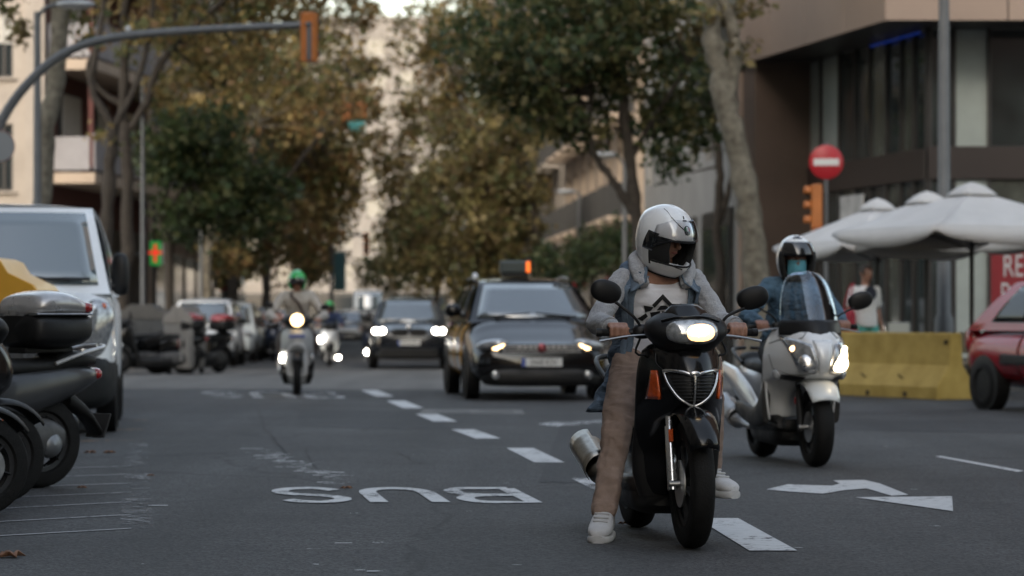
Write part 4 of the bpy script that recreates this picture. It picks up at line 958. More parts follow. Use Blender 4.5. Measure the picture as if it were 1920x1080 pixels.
class Cabin:
    def __init__(s, P): s.__dict__.update(P)
    def pt(s, face, u, v, off=0.):
        L_ = lambda a, b: a + (b - a) * v
        if face in ('front', 'rear'):
            f = face == 'front'; yb, yt = (s.yfb, s.yft) if f else (s.yrb, s.yrt); sg = -1 if f else 1
            x = u * (L_(s.wb, s.wt)); y = L_(yb, yt) + sg * (s.bulge * (1 - u * u) - s.bulge * .0) + sg * off * .75
            return Vector((x, y, L_(s.zb, s.zt) + off * .5 - (.0 if v < .99 else 0)))
        if face == 'top':
            y = s.yft + (s.yrt - s.yft) * v; e = math.sin(math.pi * v) ; edge = s.bulge * (1 - u * u)
            yy = y + (-edge * (1 - v) + edge * v); return Vector((u * s.wt, yy, s.zt + s.crown * (1 - u * u) * (.35 + .65 * e) + .03 * e + off))
        sg = 1 if face == 'right' else -1
        y = L_(s.yfb, s.yft) + (L_(s.yrb, s.yrt) - L_(s.yfb, s.yft)) * u
        x = L_(s.wb, s.wt) + .04 * math.sin(math.pi * v) ** 1.0 * 1 + off
        return Vector((sg * x, y, L_(s.zb, s.zt)))
    def shell(s, name, m, parent):
        mb = MB(); us = np.linspace(-1, 1, 13); vs = np.linspace(0, 1, 7)
        mb.grid(lambda u, v: s.pt('front', u, v), us, vs); mb.grid(lambda u, v: s.pt('rear', u, v), us[::-1], vs)
        mb.grid(lambda u, v: s.pt('top', u, v), us, np.linspace(0, 1, 9))
        mb.grid(lambda u, v: s.pt('left', 1 - u, v), np.linspace(0, 1, 9), vs); mb.grid(lambda u, v: s.pt('right', u, v), np.linspace(0, 1, 9), vs)
        return mb.build(name, m, parent, weld=.004, bevel=.035, auto=0)
    def pane(s, name, face, u0, u1, v0, v1, m, parent, off=.012):
        mb = MB(); k = 11
        mb.grid(lambda u, v: s.pt(face, u, v, off), np.linspace(u0, u1, k), np.linspace(v0, v1, 6)); return mb.build(name, m, parent, solid=.008, solid_off=0)

class Body:
    def __init__(s, rows, e=3.4): s.rows = crom(rows, 44); s.e = e
    def pt(s, y, a, off=0.):
        r = s.rows; hw, z0, z1 = (np.interp(y, r[:, 0], r[:, k]) for k in (1, 2, 3)); c, q = sup(R(a), s.e)
        return Vector((c * (hw + off), y, (z0 + z1) / 2 + q * ((z1 - z0) / 2 + off)))
    def shell(s, name, m, parent):
        mb = MB(); n = 40; rings = []
        for y, hw, z0, z1 in s.rows:
            ring = []
            for k in range(n):
                c, q = sup(-2 * math.pi * k / n, s.e); ring.append((c * hw, y, (z0 + z1) / 2 + q * (z1 - z0) / 2))
            rings.append(ring)
        return mb.loft(rings).build(name, m, parent, auto=38)
    def patch(s, name, y0, y1, a0, a1, m, parent, off=.006, th=.006):
        mb = MB(); mb.grid(lambda y, a: s.pt(y, a, off), np.linspace(y0, y1, 14), np.linspace(a0, a1, 8)); return mb.build(name, m, parent, solid=th, solid_off=0)

def car(name, label, loc, yaw, P, group=None, cat='car'):
    root = empty(name, loc, R(yaw), label, cat, group)
    L_, W_ = P['L'], P['W']; f = -L_ / 2; h = W_ / 2; nz, cz, bz = P['nose'], P['cowl'], P['belt']; lo = P.get('lo', .2)
    paint = P['paint']
    rows = P.get('rows') or [(f, h * .72, lo + .12, nz - .14), (f + .05, h * .82, lo + .06, nz - .06), (f + .22, h * .93, lo, nz), (f + .6, h * .985, lo, nz + (cz - nz) * .5), (P['yfb'] + .1, h, lo, cz), (0, h, lo, bz), (L_ / 2 - .9, h, lo, bz + .02), (L_ / 2 - .3, h * .96, lo + .03, bz), (L_ / 2 - .05, h * .86, lo + .1, bz - .1), (L_ / 2, h * .76, lo + .18, bz - .2)]
    B = Body(rows, P.get('e', 3.6)); body = B.shell('body', paint, root)
    C = Cabin(dict(yfb=P['yfb'], yft=P['yft'], yrb=P['yrb'], yrt=P['yrt'], zb=bz - .08, zt=P['H'] - P.get('crown', .05), wb=h * P.get('wbk', .93), wt=h * P.get('wtk', .70), bulge=P.get('bulge', .16), crown=P.get('crown', .05)))
    cab = C.shell('cabin', P.get('roofpaint', paint), root)
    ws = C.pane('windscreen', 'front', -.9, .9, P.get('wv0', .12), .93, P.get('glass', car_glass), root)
    for sx in (-1, 1): MB().tube([C.pt('front', sx * .62 - .3 * (1 if sx > 0 else -1) * 0, .13, .03), C.pt('front', sx * .05, .2, .035)], [.012, .008], 6).build('wiper', black_plastic, ws)
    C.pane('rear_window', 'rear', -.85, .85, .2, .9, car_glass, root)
    for face in ('left', 'right'):
        for a, b in P.get('side', ((.2, .5), (.53, .83))): C.pane('side_window', face, a, b, .18, .9, side_glass, root)
    # wheels in dark arches
    r = P.get('wr', .31); fa = f + P.get('fo', .85); ra = L_ / 2 - P.get('ro', .8)
    for y in (fa, ra):
        for sx in (-1, 1):
            MB().lathe([(r * 1.14, -.02), (r * 1.14, .150), (r * 1.0, .156)], (sx * (h - .15), y, r + .02), (sx, 0, 0), 32).build('wheel_arch', black_plastic, root)
            wheel(root, (sx * (h - .08), y, r), r, .205, P.get('rim', alu), 7)
    # doors and trim
    for (y0, y1) in P.get('doors', ((P['yfb'] + .35, P['yfb'] + 1.25), (P['yfb'] + 1.28, P['yfb'] + 2.05))):
        for a0, a1 in ((-38, 42), (138, 218)):
            d = B.patch('door', y0, y1, a0, a1, P.get('doorpaint', paint), root, .008, .01)
            q = B.pt(y1 - .18, 30 if a0 < 0 else 150, .03); MB().capsule(q - Vector((0, .08, 0)), q + Vector((0, .08, 0)), .014).build('handle', paint, d)
    if P.get('strip'):
        for a0, a1 in ((-6, 2), (178, 186)): B.patch('rubbing_strip', fa + .5, ra - .42, a0, a1, dark_grey, root, .022, .02)
    # mirrors
    for sx in (-1, 1):
        c = Vector((sx * (h + .1), P['yfb'] + .42, bz + P.get('mz', .08))); mo = MB().ell(c, (.115, .075, .085), nu=16, nv=10, e=2.6).build('mirror', P.get('mirror', black_plastic), root)
        MB().cyl(c - Vector((sx * .05, 0, .05)), c - Vector((sx * .17, -.03, .09)), .022).build('mirror_arm', black_plastic, mo)
    # front
    lower = P.get('lowerm', black_plastic)
    mb = MB(); mb.yloft([(f - .012, h * .66, lo + .02, lo + .2), (f + .02, h * .74, lo - .01, lo + .24), (f + .12, h * .84, lo - .01, lo + .22)], e=5); mb.build('lower_bumper', lower, root)
    g = P['grille']                          # (half width, z0, z1)
    gr = MB().yloft([(f - .018, g[0] * .96, g[1] + .01, g[2] - .01), (f + .0, g[0], g[1], g[2]), (f + .12, g[0], g[1], g[2])], e=6, n=32).build('grille', black_plastic, root)
    for k in range(P.get('bars', 4)):
        z = g[1] + (g[2] - g[1]) * (k + .7) / (P.get('bars', 4) + .4); Bx('grille_bar', (0, f - .022, z), (g[0] * 1.8, .012, .012), P.get('barm', dark_grey), gr, .003)
    hx, hz, hr, tilt = P['lamp']             # x, z, radii, roll
    for sx in (-1, 1):
        M_ = Euler((0, sx * R(tilt), sx * R(P.get('lampyaw', 28)))).to_matrix()
        hl = MB().ell((sx * hx, f + P.get('lampy', .16), hz), hr, M_, 22, 12, 2.4).build('headlight', P.get('lens', lens_clear), root)
        if P.get('lit'):
            for (ox, oz, rr) in P['lit']: MB().ell((sx * (hx + ox), f + P.get('lity', .045), hz + oz), (rr[0], .035, rr[1]), Euler((0, 0, sx * R(18))).to_matrix(), 16, 10).build('lit_bulb', P.get('litm', lamp_white), hl)
        if P.get('fog'): MB().lathe([(.055, 0), (.05, .02), (.01, .03)], (sx * h * .66, f - .008, lo + .14), (0, -1, 0), 16).build('fog_lamp', lens_clear, root)
        tl = MB().ell((sx * h * .8, L_ / 2 - .1, bz - .2), (.09, .1, .16), None, 14, 8, 2.6).build('tail_light', lens_red, root)
    # number plate
    if P.get('plate'):
        pz = P['plate_z']; pl = Bx('number_plate', (0, f - .03, pz), (.52, .012, .11), sign_white, root, .004)
        Bx('plate_band', (-.235, f - .037, pz), (.045, .004, .105), mat('plate_blue', (.02, .06, .3), .4), pl, .001)
        text_mesh('plate_text', P['plate'], mat('plate_ink', (.01, .01, .01), .5), pl, .105, (.02, f - .0375, pz), (R(90), 0, 0), .0008, .82)
    if P.get('badge'): MB().lathe([(.055, 0), (.06, .008), (.05, .016), (.0, .018)], (0, f - .02, P['badge']), (0, -1, 0), 24).build('badge', P.get('badgem', chrome), root)
    return root, B, C

white_paint = mat('white_car_paint', (.80, .82, .84), .3, coat=.6, dirt=.25, var=.04, vscale=3)
silver_paint = mat('silver_car_paint', (.30, .31, .32), .32, metal=.5, coat=.7, dirt=.2)
navy_paint = mat('dark_blue_car_paint', (.007, .009, .013), .16, coat=.4, dirt=.1)
taxi_black = mat('taxi_black', (.004, .0035, .0035), .1, coat=.25, dirt=.06)
taxi_yel = mat('taxi_yellow', (.55, .27, .02), .25, coat=1)
red_paint = mat('red_car_paint', (.30, .008, .018), .2, coat=.4, dirt=.08)

# black and yellow taxi
TX = dict(L=4.37, W=1.8, H=1.58, nose=.76, cowl=1.06, belt=1.07, yfb=-1.22, yft=-.42, yrb=2.0, yrt=1.35, paint=taxi_black, doorpaint=taxi_yel, grille=(.56, .6, .72), bars=3, lamp=(.62, .71, (.21, .13, .07), 7), plate='3668 KSV', plate_z=.49,
          badge=.67, badgem=mat('badge_red', (.25, .06, .07), .25, metal=.6), lit=((-.05, -.005, (.10, .06)),), litm=lamp_warm, lampy=.13, lo=.19, fo=.87, ro=.86, wr=.315, wbk=.92, wtk=.68, fog=True, mirror=black_gloss, barm=alu, lity=.02)
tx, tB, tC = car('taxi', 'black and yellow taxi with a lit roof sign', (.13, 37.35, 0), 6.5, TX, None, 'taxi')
sg_ = Bx('roof_sign', (-.1, -.05, 1.735), (.40, .2, .17), mat('taxi_sign_dark', (.035, .05, .05), .4), tx, .025)
Bx('sign_lamp', (.07, -.152, 1.735), (.055, .02, .145), mat('sign_orange_lit', (.6, .15, .02), .4, emit=(1, .16, .02), estr=.55), sg_, .006); Bx('sign_foot', (-.1, -.05, 1.63), (.36, .16, .06), black_plastic, sg_, .006)
MB().ell((-.62, .1, 1.6), (.04, .05, .06)).build('roof_aerial', white_paint, tx)
for sx in (-1, 1): MB().tube([tC.pt('right' if sx > 0 else 'left', .12, 1, .0) + Vector((0, .1, .05)), tC.pt('right' if sx > 0 else 'left', .5, 1, 0) + Vector((0, 0, .075)), tC.pt('right' if sx > 0 else 'left', .9, 1, 0) + Vector((0, 0, .05))], .014, 8).build('roof_rail', alu, tx)
for k in range(9):                           # studded grille
    if k == 4: continue
    Bx('grille_stud', ((k - 4) * .072, -2.216, .685), (.032, .014, .04), alu, tx, .003)

# dark SUV with lit twin headlights
BM = dict(L=4.7, W=1.89, H=1.69, nose=.98, cowl=1.13, belt=1.12, yfb=-1.25, yft=-.55, yrb=2.2, yrt=1.75, paint=navy_paint, grille=(.01, .6, .62), bars=0, lamp=(.70, .9, (.2, .13, .075), 4), plate='6214 LKT', plate_z=.62, lit=((-.06, 0, (.085, .07)), (.09, 0, (.07, .065))), litm=lamp_white, wr=.36, lo=.24, fo=.88, badge=.99, wtk=.7, roofpaint=navy_paint)
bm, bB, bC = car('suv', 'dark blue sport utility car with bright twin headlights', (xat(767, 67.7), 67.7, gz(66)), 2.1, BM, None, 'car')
for sx in (-1, 1):
    k_ = MB().yloft([(-2.385, .185, .79, .95), (-2.36, .2, .78, .965), (-2.2, .2, .78, .965)], e=4, cx=sx * .215).build('kidney_grille', black_plastic, bm)
    for j in range(6): Bx('grille_bar', (sx * .215 + (j - 2.5) * .058, -2.392, .87), (.016, .012, .15), dark_grey, k_, .003)
Bx('lower_intake', (0, -2.365, .38), (1.35, .05, .22), black_plastic, bm, .02)

# red hatchback cut by the frame
RD = dict(L=3.75, W=1.66, H=1.52, nose=.78, cowl=1.0, belt=.99, yfb=-1.1, yft=-.45, yrb=1.72, yrt=1.02, paint=red_paint, grille=(.4, .5, .62), lamp=(.55, .72, (.19, .14, .1), 8), plate='1427 FGB', plate_z=.44, wr=.285, lo=.22, fo=.72, ro=.62, mirror=red_paint, strip=True, doors=((-.68, .5),), side=((.16, .5), (.56, .84)), wtk=.62, bulge=.2, e=2.7, mz=.1)
yawr = 20.; car('small_car', 'small red hatchback at the right edge beside the barrier', (5.44 + .66 + .52, 32.0 - 1.05, 0), yawr, RD, None, 'car')

# pale parked vehicles beyond the crossing
SM = dict(L=4.0, W=1.72, H=1.68, nose=.82, cowl=1.1, belt=1.05, yfb=-1.35, yft=-.75, yrb=1.95, yrt=1.8, paint=white_paint, grille=(.4, .5, .62), lamp=(.6, .76, (.17, .12, .1), 10), plate='7751 HDM', plate_z=.42, wr=.3, lo=.2, fo=.75, ro=.7, lowerm=dark_grey, wtk=.74)
car('parked_van', 'white small van parked behind the pale waste container', (-7.75, 70.4, gz(70)), 1.5, SM, 'vehicles parked beyond the crossing', 'van')
SM2 = dict(SM, H=1.64, paint=mat('pale_blue_grey_paint', (.42, .46, .48), .3, coat=.6, dirt=.2), plate='2480 JBN'); car('parked_van', 'pale grey small van second in the parked row', (-7.86, 77.0, gz(76)), 1.5, SM2, 'vehicles parked beyond the crossing', 'van')
SM3 = dict(SM, H=1.55, paint=silver_paint, plate='9035 GTR'); car('parked_car', 'silver car third in the parked row', (-8.1, 83.8, gz(83)), 2, SM3, 'vehicles parked beyond the crossing', 'car')
SM4 = dict(TX, H=1.5, paint=white_paint, doorpaint=white_paint, plate='5512 DXC', lit=None, badgem=chrome, mirror=white_paint); car('parked_car', 'low white saloon fourth in the parked row', (-8.25, 95.0, gz(90)), 2, SM4, 'vehicles parked beyond the crossing', 'car')
TR = dict(L=6.0, W=2.2, H=3.1, nose=1.1, cowl=1.5, belt=1.5, yfb=-2.6, yft=-2.2, yrb=2.95, yrt=2.9, paint=mat('grey_truck', (.3, .3, .3), .5, var=.1), grille=(.6, .7, .9), lamp=(.8, .8, (.16, .1, .12), 0), plate='3319 LMC', plate_z=.5, wr=.38, lo=.3, wtk=.92, side=((.06, .2),)); car('delivery_truck', 'grey delivery truck far down the street', (xat(690, 200), 200, gz(200)), 3, TR, None, 'truck')
SM5 = dict(SM, H=1.5, belt=.98, cowl=.98, paint=silver_paint, plate='8806 KFP'); car('small_car', 'distant silver car driving behind the group of riders', (xat(652, 120), 120, gz(120)), 3, SM5, None, 'car')

# white van on the left, black bumper
VN = dict(L=4.9, W=1.96, H=2.16, nose=1.18, cowl=1.36, belt=1.36, yfb=-1.78, yft=-1.08, yrb=2.4, yrt=2.36, paint=white_paint, grille=(.46, .84, .98), bars=3, lamp=(.01, .5, (.01, .01, .01), 0), wr=.33, lo=.24, fo=.95, ro=1.0, wbk=.95, wtk=.765, crown=.06, wv0=.1, bulge=.2, e=5.0, side=((.06, .24),), doors=((-1.35, -.35), (-.2, 1.1)), mz=.1,
          rows=[(-2.45, .72, .36, 1.0), (-2.4, .85, .32, 1.10), (-2.25, .945, .26, 1.2), (-1.9, .975, .24, 1.30), (-1.55, .98, .24, 1.37), (-.8, .98, .24, 1.40), (1.8, .98, .24, 1.40), (2.35, .96, .26, 1.38), (2.45, .92, .3, 1.34)])
VN['glass'] = mat('van_screen', (.085, .11, .12), .06, ior=2.4)  # paler still: reflected sky put into the base colour
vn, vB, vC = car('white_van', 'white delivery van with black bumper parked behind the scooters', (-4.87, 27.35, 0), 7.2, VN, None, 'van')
for o in [c for c in bpy.data.objects if c.parent == vn and c.name.split('.')[0] in ('headlight', 'mirror')]:
    for ch in [k for k in bpy.data.objects if k.parent == o]: bpy.data.objects.remove(ch)
    bpy.data.objects.remove(o)
MB().yloft([(-2.53, .60, .26, .66), (-2.47, .8, .22, .74), (-2.3, .95, .2, .80), (-1.75, .995, .2, .78), (-1.7, .99, .22, .7)], e=4.5, dense=14, n=36).build('bumper', mat('bumper_black', (.009, .01, .011), .55, dirt=.2, ior=1.35), vn)
Bx('bumper_intake', (.42, -2.5, .5), (.45, .06, .16), black_plastic, vn, .02, Euler((0, 0, R(18))).to_matrix()); Bx('bumper_intake', (-.42, -2.5, .5), (.45, .06, .16), black_plastic, vn, .02, Euler((0, 0, R(-18))).to_matrix())
for sx in (-1, 1):
    M_ = Euler((0, sx * R(20), sx * R(28))).to_matrix(); hl = MB().ell((sx * .79, -2.37, .95), (.17, .10, .29), M_, 24, 14, 2.5).build('headlight', lens_clear, vn)
    for k, (dx, dz, r_) in enumerate(((-.05, -.19, .085), (-.0, .0, .085), (.03, .18, .065))):
        c = Vector((sx * (.79 + dx), -2.44 + .02 * k, .95 + dz)); MB().ell(c, (r_, .035, r_), Euler((0, 0, sx * R(45))).to_matrix(), 16, 8).build('reflector', chrome, hl)
    MB().ell((sx * .88, -2.38, 1.16), (.03, .03, .04)).build('turn_bulb', lens_orange, hl)
    mo = MB().ell((sx * 1.02, -1.42, 1.47), (.085, .085, .2), Euler((0, 0, sx * R(-10))).to_matrix(), 18, 12, 3).build('mirror', black_plastic, vn); MB().cyl((sx * .9, -1.45, 1.34), (sx * 1.04, -1.45, 1.38), .04).build('mirror_arm', black_plastic, mo)
Bx('dashboard_line', (0, -1.86, 1.42), (1.5, .02, .035), black_plastic, vn, .01, Euler((R(-45), 0, 0)).to_matrix())
# second van parked close behind: only its mirror and flank peek out
VN2 = dict(SM, H=1.95, L=4.4, paint=white_paint, plate='4471 JRK'); car('parked_van', 'white van parked right behind the delivery van', (-6.0, 34.6, 0), 7.2, VN2, None, 'van')
# ================================================================ SCOOTERS
def zloft(mb, rows, n=28, e=2.4, dense=16):
    """rows (z, half width, y front, y back): closed upright body"""
    rings = []
    for z, hw, yf, yb in crom(rows, dense):
        rings.append([(hw * sup(2 * math.pi * k / n, e)[0], (yf + yb) / 2 + (yb - yf) / 2 * sup(2 * math.pi * k / n, e)[1], z) for k in range(n)])
    return mb.loft(rings, True)
seat_m = mat('seat_vinyl', (.008, .008, .008), .5, ior=1.38, bump=.15, bscale=200, dirt=.2)
mirror_glass = mat('mirror_glass', (.5, .52, .55), .05, metal=1)
def scooter(label, loc, yaw, P, group=None, name='scooter'):
    root = empty(name, loc, R(yaw), label, P.get('cat', 'scooter'), group)
    wb = P.get('wb', 1.31); fy = -wb / 2; ry = wb / 2; rF, rR = P.get('rF', .3), P.get('rR', .29); tw = P.get('tw', .105)
    paint = P['paint']; dark = P.get('dark', black_plastic); k = P.get('k', 1.0)
    fw = wheel(root, (0, fy, rF), rF, tw, P.get('rim', dark_grey), 6, 'front_wheel', hubr=.66); MB().lathe([(.11, -.004), (.11, .004)], (-.055, 0, 0), (1, 0, 0), 28).build('brake_disc', alu, fw)
    rw = wheel(root, (0, ry, rR), rR, tw * 1.2, P.get('rim', dark_grey), 6, 'rear_wheel', hubr=.64)
    # front fender: a curved shell over the tyre
    fd = MB(); fr_ = rF + .025; fwid = P.get('fw', .075)
    a0, a1 = P.get('fa', (35, 165))
    fd.grid(lambda t, u: (fwid * u * (1 - .25 * abs((t - 100) / 70) ** 3), fy - (fr_ + .035 * (1 - abs(u) ** 2.4)) * math.cos(R(180 - t)) * -1, rF + (fr_ + .035 * (1 - abs(u) ** 2.4)) * math.sin(R(t))), np.linspace(a0, a1, 15), np.linspace(-1, 1, 11))
    fd.build('front_fender', P.get('fender', paint), root, solid=.006)
    # fork
    rake = P.get('rake', .27); fx = P.get('fx', .088)
    for sx in (-1, 1):
        f0 = Vector((sx * fx, fy + .01, rF)); f1 = f0 + Vector((0, rake * .35, .36)); 
        fk = MB().tube([f0 - Vector((0, 0, .03)), f0.lerp(f1, .72), f0.lerp(f1, .74), f1], [.024, .026, .019, .019], 14).build('fork_leg', P.get('forkm', chrome), root)
        if P.get('reflector'): MB().box(f0.lerp(f1, .62) + Vector((sx * .002, -.026, 0)), (.022, .008, .06), Euler((R(-14), 0, 0)).to_matrix()).build('reflector', P['reflector'], fk, smooth=False, bevel=.003)
    MB().cyl((-fx - .02, fy, rF), (fx + .02, fy, rF), .016).build('axle', alu, root)
    # front shield
    sh = MB().zshell(P['shield'], P.get('sp', 2.4), 21, 22).build('front_shield', paint, root, solid=.012, solid_off=1, sub=1)
    ins = [(z, hw * .97, ye - .0, ye + .06) for z, hw, yn, ye in P['shield']]
    zloft(MB(), [(z, hw, min(ye - .03, ye), ye + .045) for z, hw, yn, ye in P['shield']], e=3.5).build('leg_shield', dark, root)
    # floor, underbody, rear body, seat
    MB().yloft([(fy + .36, .12, .24, .33), (fy + .42, .19, .22, .325), (fy + .75, .2, .21, .32), (ry - .3, .19, .2, .36), (ry - .22, .15, .22, .40)], e=4, dense=10).build('floorboard', dark, root)
    MB().yloft([(ry - .52, .09, .2, .42), (ry - .3, .12, .16, .48), (ry, .1, .2, .44), (ry + .12, .06, .25, .38)], e=3, dense=10, cx=.06).build('engine', mat('engine_grey', (.07, .07, .072), .5, metal=.5, var=.3, vscale=15), root)
    MB().yloft([(fy + .38, .14, .17, .3), (fy + .46, .185, .13, .32), (fy + .7, .19, .12, .34), (ry - .3, .18, .13, .4), (ry - .18, .12, .18, .36)], e=3.5, dense=10).build('belly_pan', dark, root)
    sz = P.get('seat_z', .78)
    MB().yloft([(ry - .5, .12, .34, sz - .12), (ry - .36, .165, .38, sz - .06), (ry - .1, .18, .46, sz - .03), (ry + .16, .155, .55, sz - .02), (ry + .34, .1, .63, sz - .04), (ry + .42, .05, .67, sz - .06)], e=3, dense=16, n=28).build('rear_body', P.get('rear', paint), root)
    MB().yloft([(ry - .54, .08, sz - .14, sz - .06), (ry - .44, .13, sz - .12, sz), (ry - .2, .155, sz - .1, sz + .015), (ry + .02, .15, sz - .09, sz + .02), (ry + .08, .15, sz - .08, sz + .06), (ry + .25, .13, sz - .05, sz + .06), (ry + .38, .08, sz - .04, sz + .03)], e=2.8, dense=18, n=24).build('seat', seat_m, root)
    gb = MB()
    for sx in (-1, 1): gb.tube([Vector(p) for p in crom([(sx * .16, ry + .02, sz - .02), (sx * .17, ry + .2, sz + .04), (sx * .13, ry + .4, sz + .08), (sx * .02, ry + .46, sz + .09)], 12)], .014, 8)
    gb.build('grab_rail', P.get('rail', black_plastic), root)
    MB().ell((0, ry + .41, sz - .09), (.08, .04, .04), e=2.6).build('tail_light', lens_red, root)
    MB().yloft([(ry + .2, .06, .5, .62), (ry + .34, .075, .42, .50), (ry + .44, .08, .3, .36)], e=3, dense=6).build('rear_fender', dark, root)
    Bx('rear_plate', (0, ry + .455, .38), (.2, .012, .16), dark_grey, root, .004, Euler((R(-20), 0, 0)).to_matrix())
    # exhaust on the right-hand (minus x) side
    es = P.get('exs', -1)
    ex = MB(); q0 = Vector((es * .15, ry - .25, .24)); q1 = Vector((es * .165, ry + .05, .27)); q2 = Vector((es * .195, ry + .40, .40))
    ex.tube([q0, q0.lerp(q1, .6), q1, q1 + Vector((0, .03, 0)), q2 - Vector((0, .03, .005)), q2], [.03, .035, .05, .075, .082, .06], 18, flat=.8).build('muffler', P.get('muff', dark_grey), root)
    MB().grid(lambda t, a: q1.lerp(q2, t) + Vector((es * .09 * math.cos(a), -.0, .078 * math.sin(a) + .012)), np.linspace(.05, .95, 6), np.linspace(-.7, 1.6, 9)).build('heat_shield', P.get('hshield', chrome), root, solid=.004)
    # handlebar: cowl, grips, levers, mirrors
    hz = P.get('hz', 1.0); hy = fy + P.get('hy', .30); gx = P.get('gx', .29)
    if P.get('cowl', True):
        c = fy + .02
        zloft(MB(), P.get('cowlrows') or [(hz - .12, .06, c + .04, c + .18), (hz - .08, .12, c + .0, c + .22), (hz - .01, .19, c - .03, c + .25), (hz + .05, .185, c + .0, c + .26), (hz + .09, .12, c + .06, c + .24), (hz + .10, .06, c + .1, c + .22)], e=2.5).build('handlebar_cowl', P.get('cowlm', dark), root)
    MB().tube([(-gx - .08, hy + .02, hz), (-.1, hy - .06, hz), (.1, hy - .06, hz), (gx + .08, hy + .02, hz)], .012, 8).build('handlebar', dark, root)
    for sx in (-1, 1):
        g0 = Vector((sx * (gx - .075), hy - .015, hz)); g1 = Vector((sx * (gx + .075), hy + .02, hz))
        g = MB().tube([g0, g1], .0175, 14).build('grip', rubber, root); MB().cyl(g1, g1 + Vector((sx * .025, .004, 0)), .02).build('bar_end', P.get('barend', black_plastic), g)
        MB().ell((sx * (gx - .11), hy - .03, hz + .005), (.045, .035, .035), e=2.8).build('switch_box', dark, root)
        MB().tube([Vector(p) for p in crom([(sx * (gx - .12), hy - .06, hz - .01), (sx * (gx - .02), hy - .075, hz - .018), (sx * (gx + .10), hy - .062, hz - .04)], 8)], [.009] * 7 + [.011], 8, flat=.6).build('brake_lever', P.get('lever', alu), root)
        ms = P.get('mirror', (.335, .17, .12)); mzv = hz + ms[1] + (.03 if sx < 0 else -.0) * P.get('masym', 1)
        st = MB().tube([Vector(p) for p in crom([(sx * (gx - .1), hy - .05, hz + .03), (sx * (gx - .06), hy - .06, hz + .08), (sx * ms[0] * .93, hy - .05, mzv - .05)], 10)], .0075, 8).build('mirror_stem', black_plastic, root)
        M_ = Euler((R(8), sx * R(-16), sx * R(-6))).to_matrix(); c = Vector((sx * (ms[0] + .02), hy - .04, mzv))
        mo = MB().ell(c, (ms[2] * .62, .028, ms[2] * .44), M_, 22, 12, 2.3).build('mirror', P.get('mirrorm', black_plastic), root)
        MB().ell(c + Vector((0, .024, 0)), (ms[2] * .54, .006, ms[2] * .37), M_, 20, 8, 2.3).build('mirror_glass', mirror_glass, mo)
    # side stand / centre stand and cables
    MB().tube([(-.08, .12, .22), (-.1, .34, .15), (.1, .34, .15), (.08, .12, .22)], .014, 6).build('centre_stand', dark, root)
    cb = MB(); cb.tube([Vector(p) for p in crom([(-gx + .1, hy - .05, hz - .02), (-gx + .07, hy - .1, hz - .1), (-.1, hy - .1, hz - .1)], 8)], .006, 6); cb.tube([Vector(p) for p in crom([(gx - .1, hy - .05, hz - .02), (gx - .08, hy - .1, hz - .1), (.1, hy - .1, hz - .1)], 8)], .006, 6); cb.build('cable', black_plastic, root)
    return root

SH1 = [(.955, .125, -.60, -.44), (.92, .185, -.65, -.42), (.82, .208, -.71, -.40), (.70, .212, -.71, -.38), (.62, .21, -.64, -.36), (.56, .21, -.5, -.34), (.45, .212, -.36, -.30), (.32, .205, -.33, -.28), (.22, .17, -.30, -.26)]
# ---- the black scooter in front
S1_LOC, S1_YAW = (.738, 13.53, 0), 8.5
s1 = scooter('black scooter with lit headlight and chrome grille waiting in the lane', S1_LOC, S1_YAW, dict(paint=black_gloss, shield=SH1, rF=.3, rR=.29, wb=1.31, muff=mat('muffler_steel', (.22, .2, .17), .35, metal=1, var=.2), hz=1.0, fender=black_gloss, mirror=(.335, .165, .125), reflector=lens_orange, lever=alu, fa=(30, 150), hy=.31, hshield=mat('brushed_steel', (.36, .34, .30), .3, metal=1, var=.2, vscale=30), fw=.085))
hl = MB().ell((0.0, -.655, 1.005), (.125, .055, .062), Euler((R(-12), 0, 0)).to_matrix(), 28, 14, 2.5).build('headlight', lens_clear, s1)
MB().ell((.022, -.682, 1.003), (.082, .034, .046), Euler((R(-12), 0, 0)).to_matrix(), 22, 12, 2.4).build('lit_reflector', mat('lamp_lit_main', (1, .85, .6), .3, emit=(1.0, .56, .22), estr=1.1), hl)
MB().ell((.02, -.693, 1.003), (.062, .03, .030), Euler((R(-12), 0, 0)).to_matrix(), 20, 10, 2.2).build('lit_bulb', mat('lamp_core', (1, 1, .9), .3, emit=(1, .82, .52), estr=4), hl)
MB().tube([Vector(p) for p in crom([(-.135, -.62, 1.055), (-.06, -.668, 1.072), (.06, -.668, 1.072), (.135, -.62, 1.055)], 12)], .008, 8).build('headlight_brow', black_gloss, s1)
MB().zshell([(1.07, .11, -.62, -.54), (1.10, .1, -.585, -.52), (1.135, .06, -.55, -.50)], 2, 11, 8).build('fly_screen', black_gloss, s1, solid=.005)
# shield face helper: y of the surface at (x, z)
def shield_y(x, z, rows=SH1, p=2.4):
    r = crom(rows, 22)[::-1]; hw, yn, ye = (np.interp(z, r[:, 0], r[:, k]) for k in (1, 2, 3)); u = min(1, abs(x) / hw); return ye + (yn - ye) * (1 - u ** p)
def on_shield(x, z, off=.012): return Vector((x, shield_y(x, z) - off, z))
def shield_path(pts, n): P = crom(pts, n); return [on_shield(x, z) for x, z in P]
rim = MB()
for sx in (-1, 1):
    rim.tube(shield_path([(0, .800), (sx * .05, .818), (sx * .105, .826), (sx * .128, .822)], 10), [.009] * 10, 8)
    rim.tube(shield_path([(sx * .128, .822), (sx * .112, .765), (sx * .075, .705), (sx * .03, .672), (0, .660)], 14), [.007] * 14, 8)
rim.tube(shield_path([(0, .806), (0, .73), (0, .660)], 8), [.011, .008, .006, .005, .005, .005, .005, .006], 8)
gr = rim.build('grille_surround', chrome, s1)
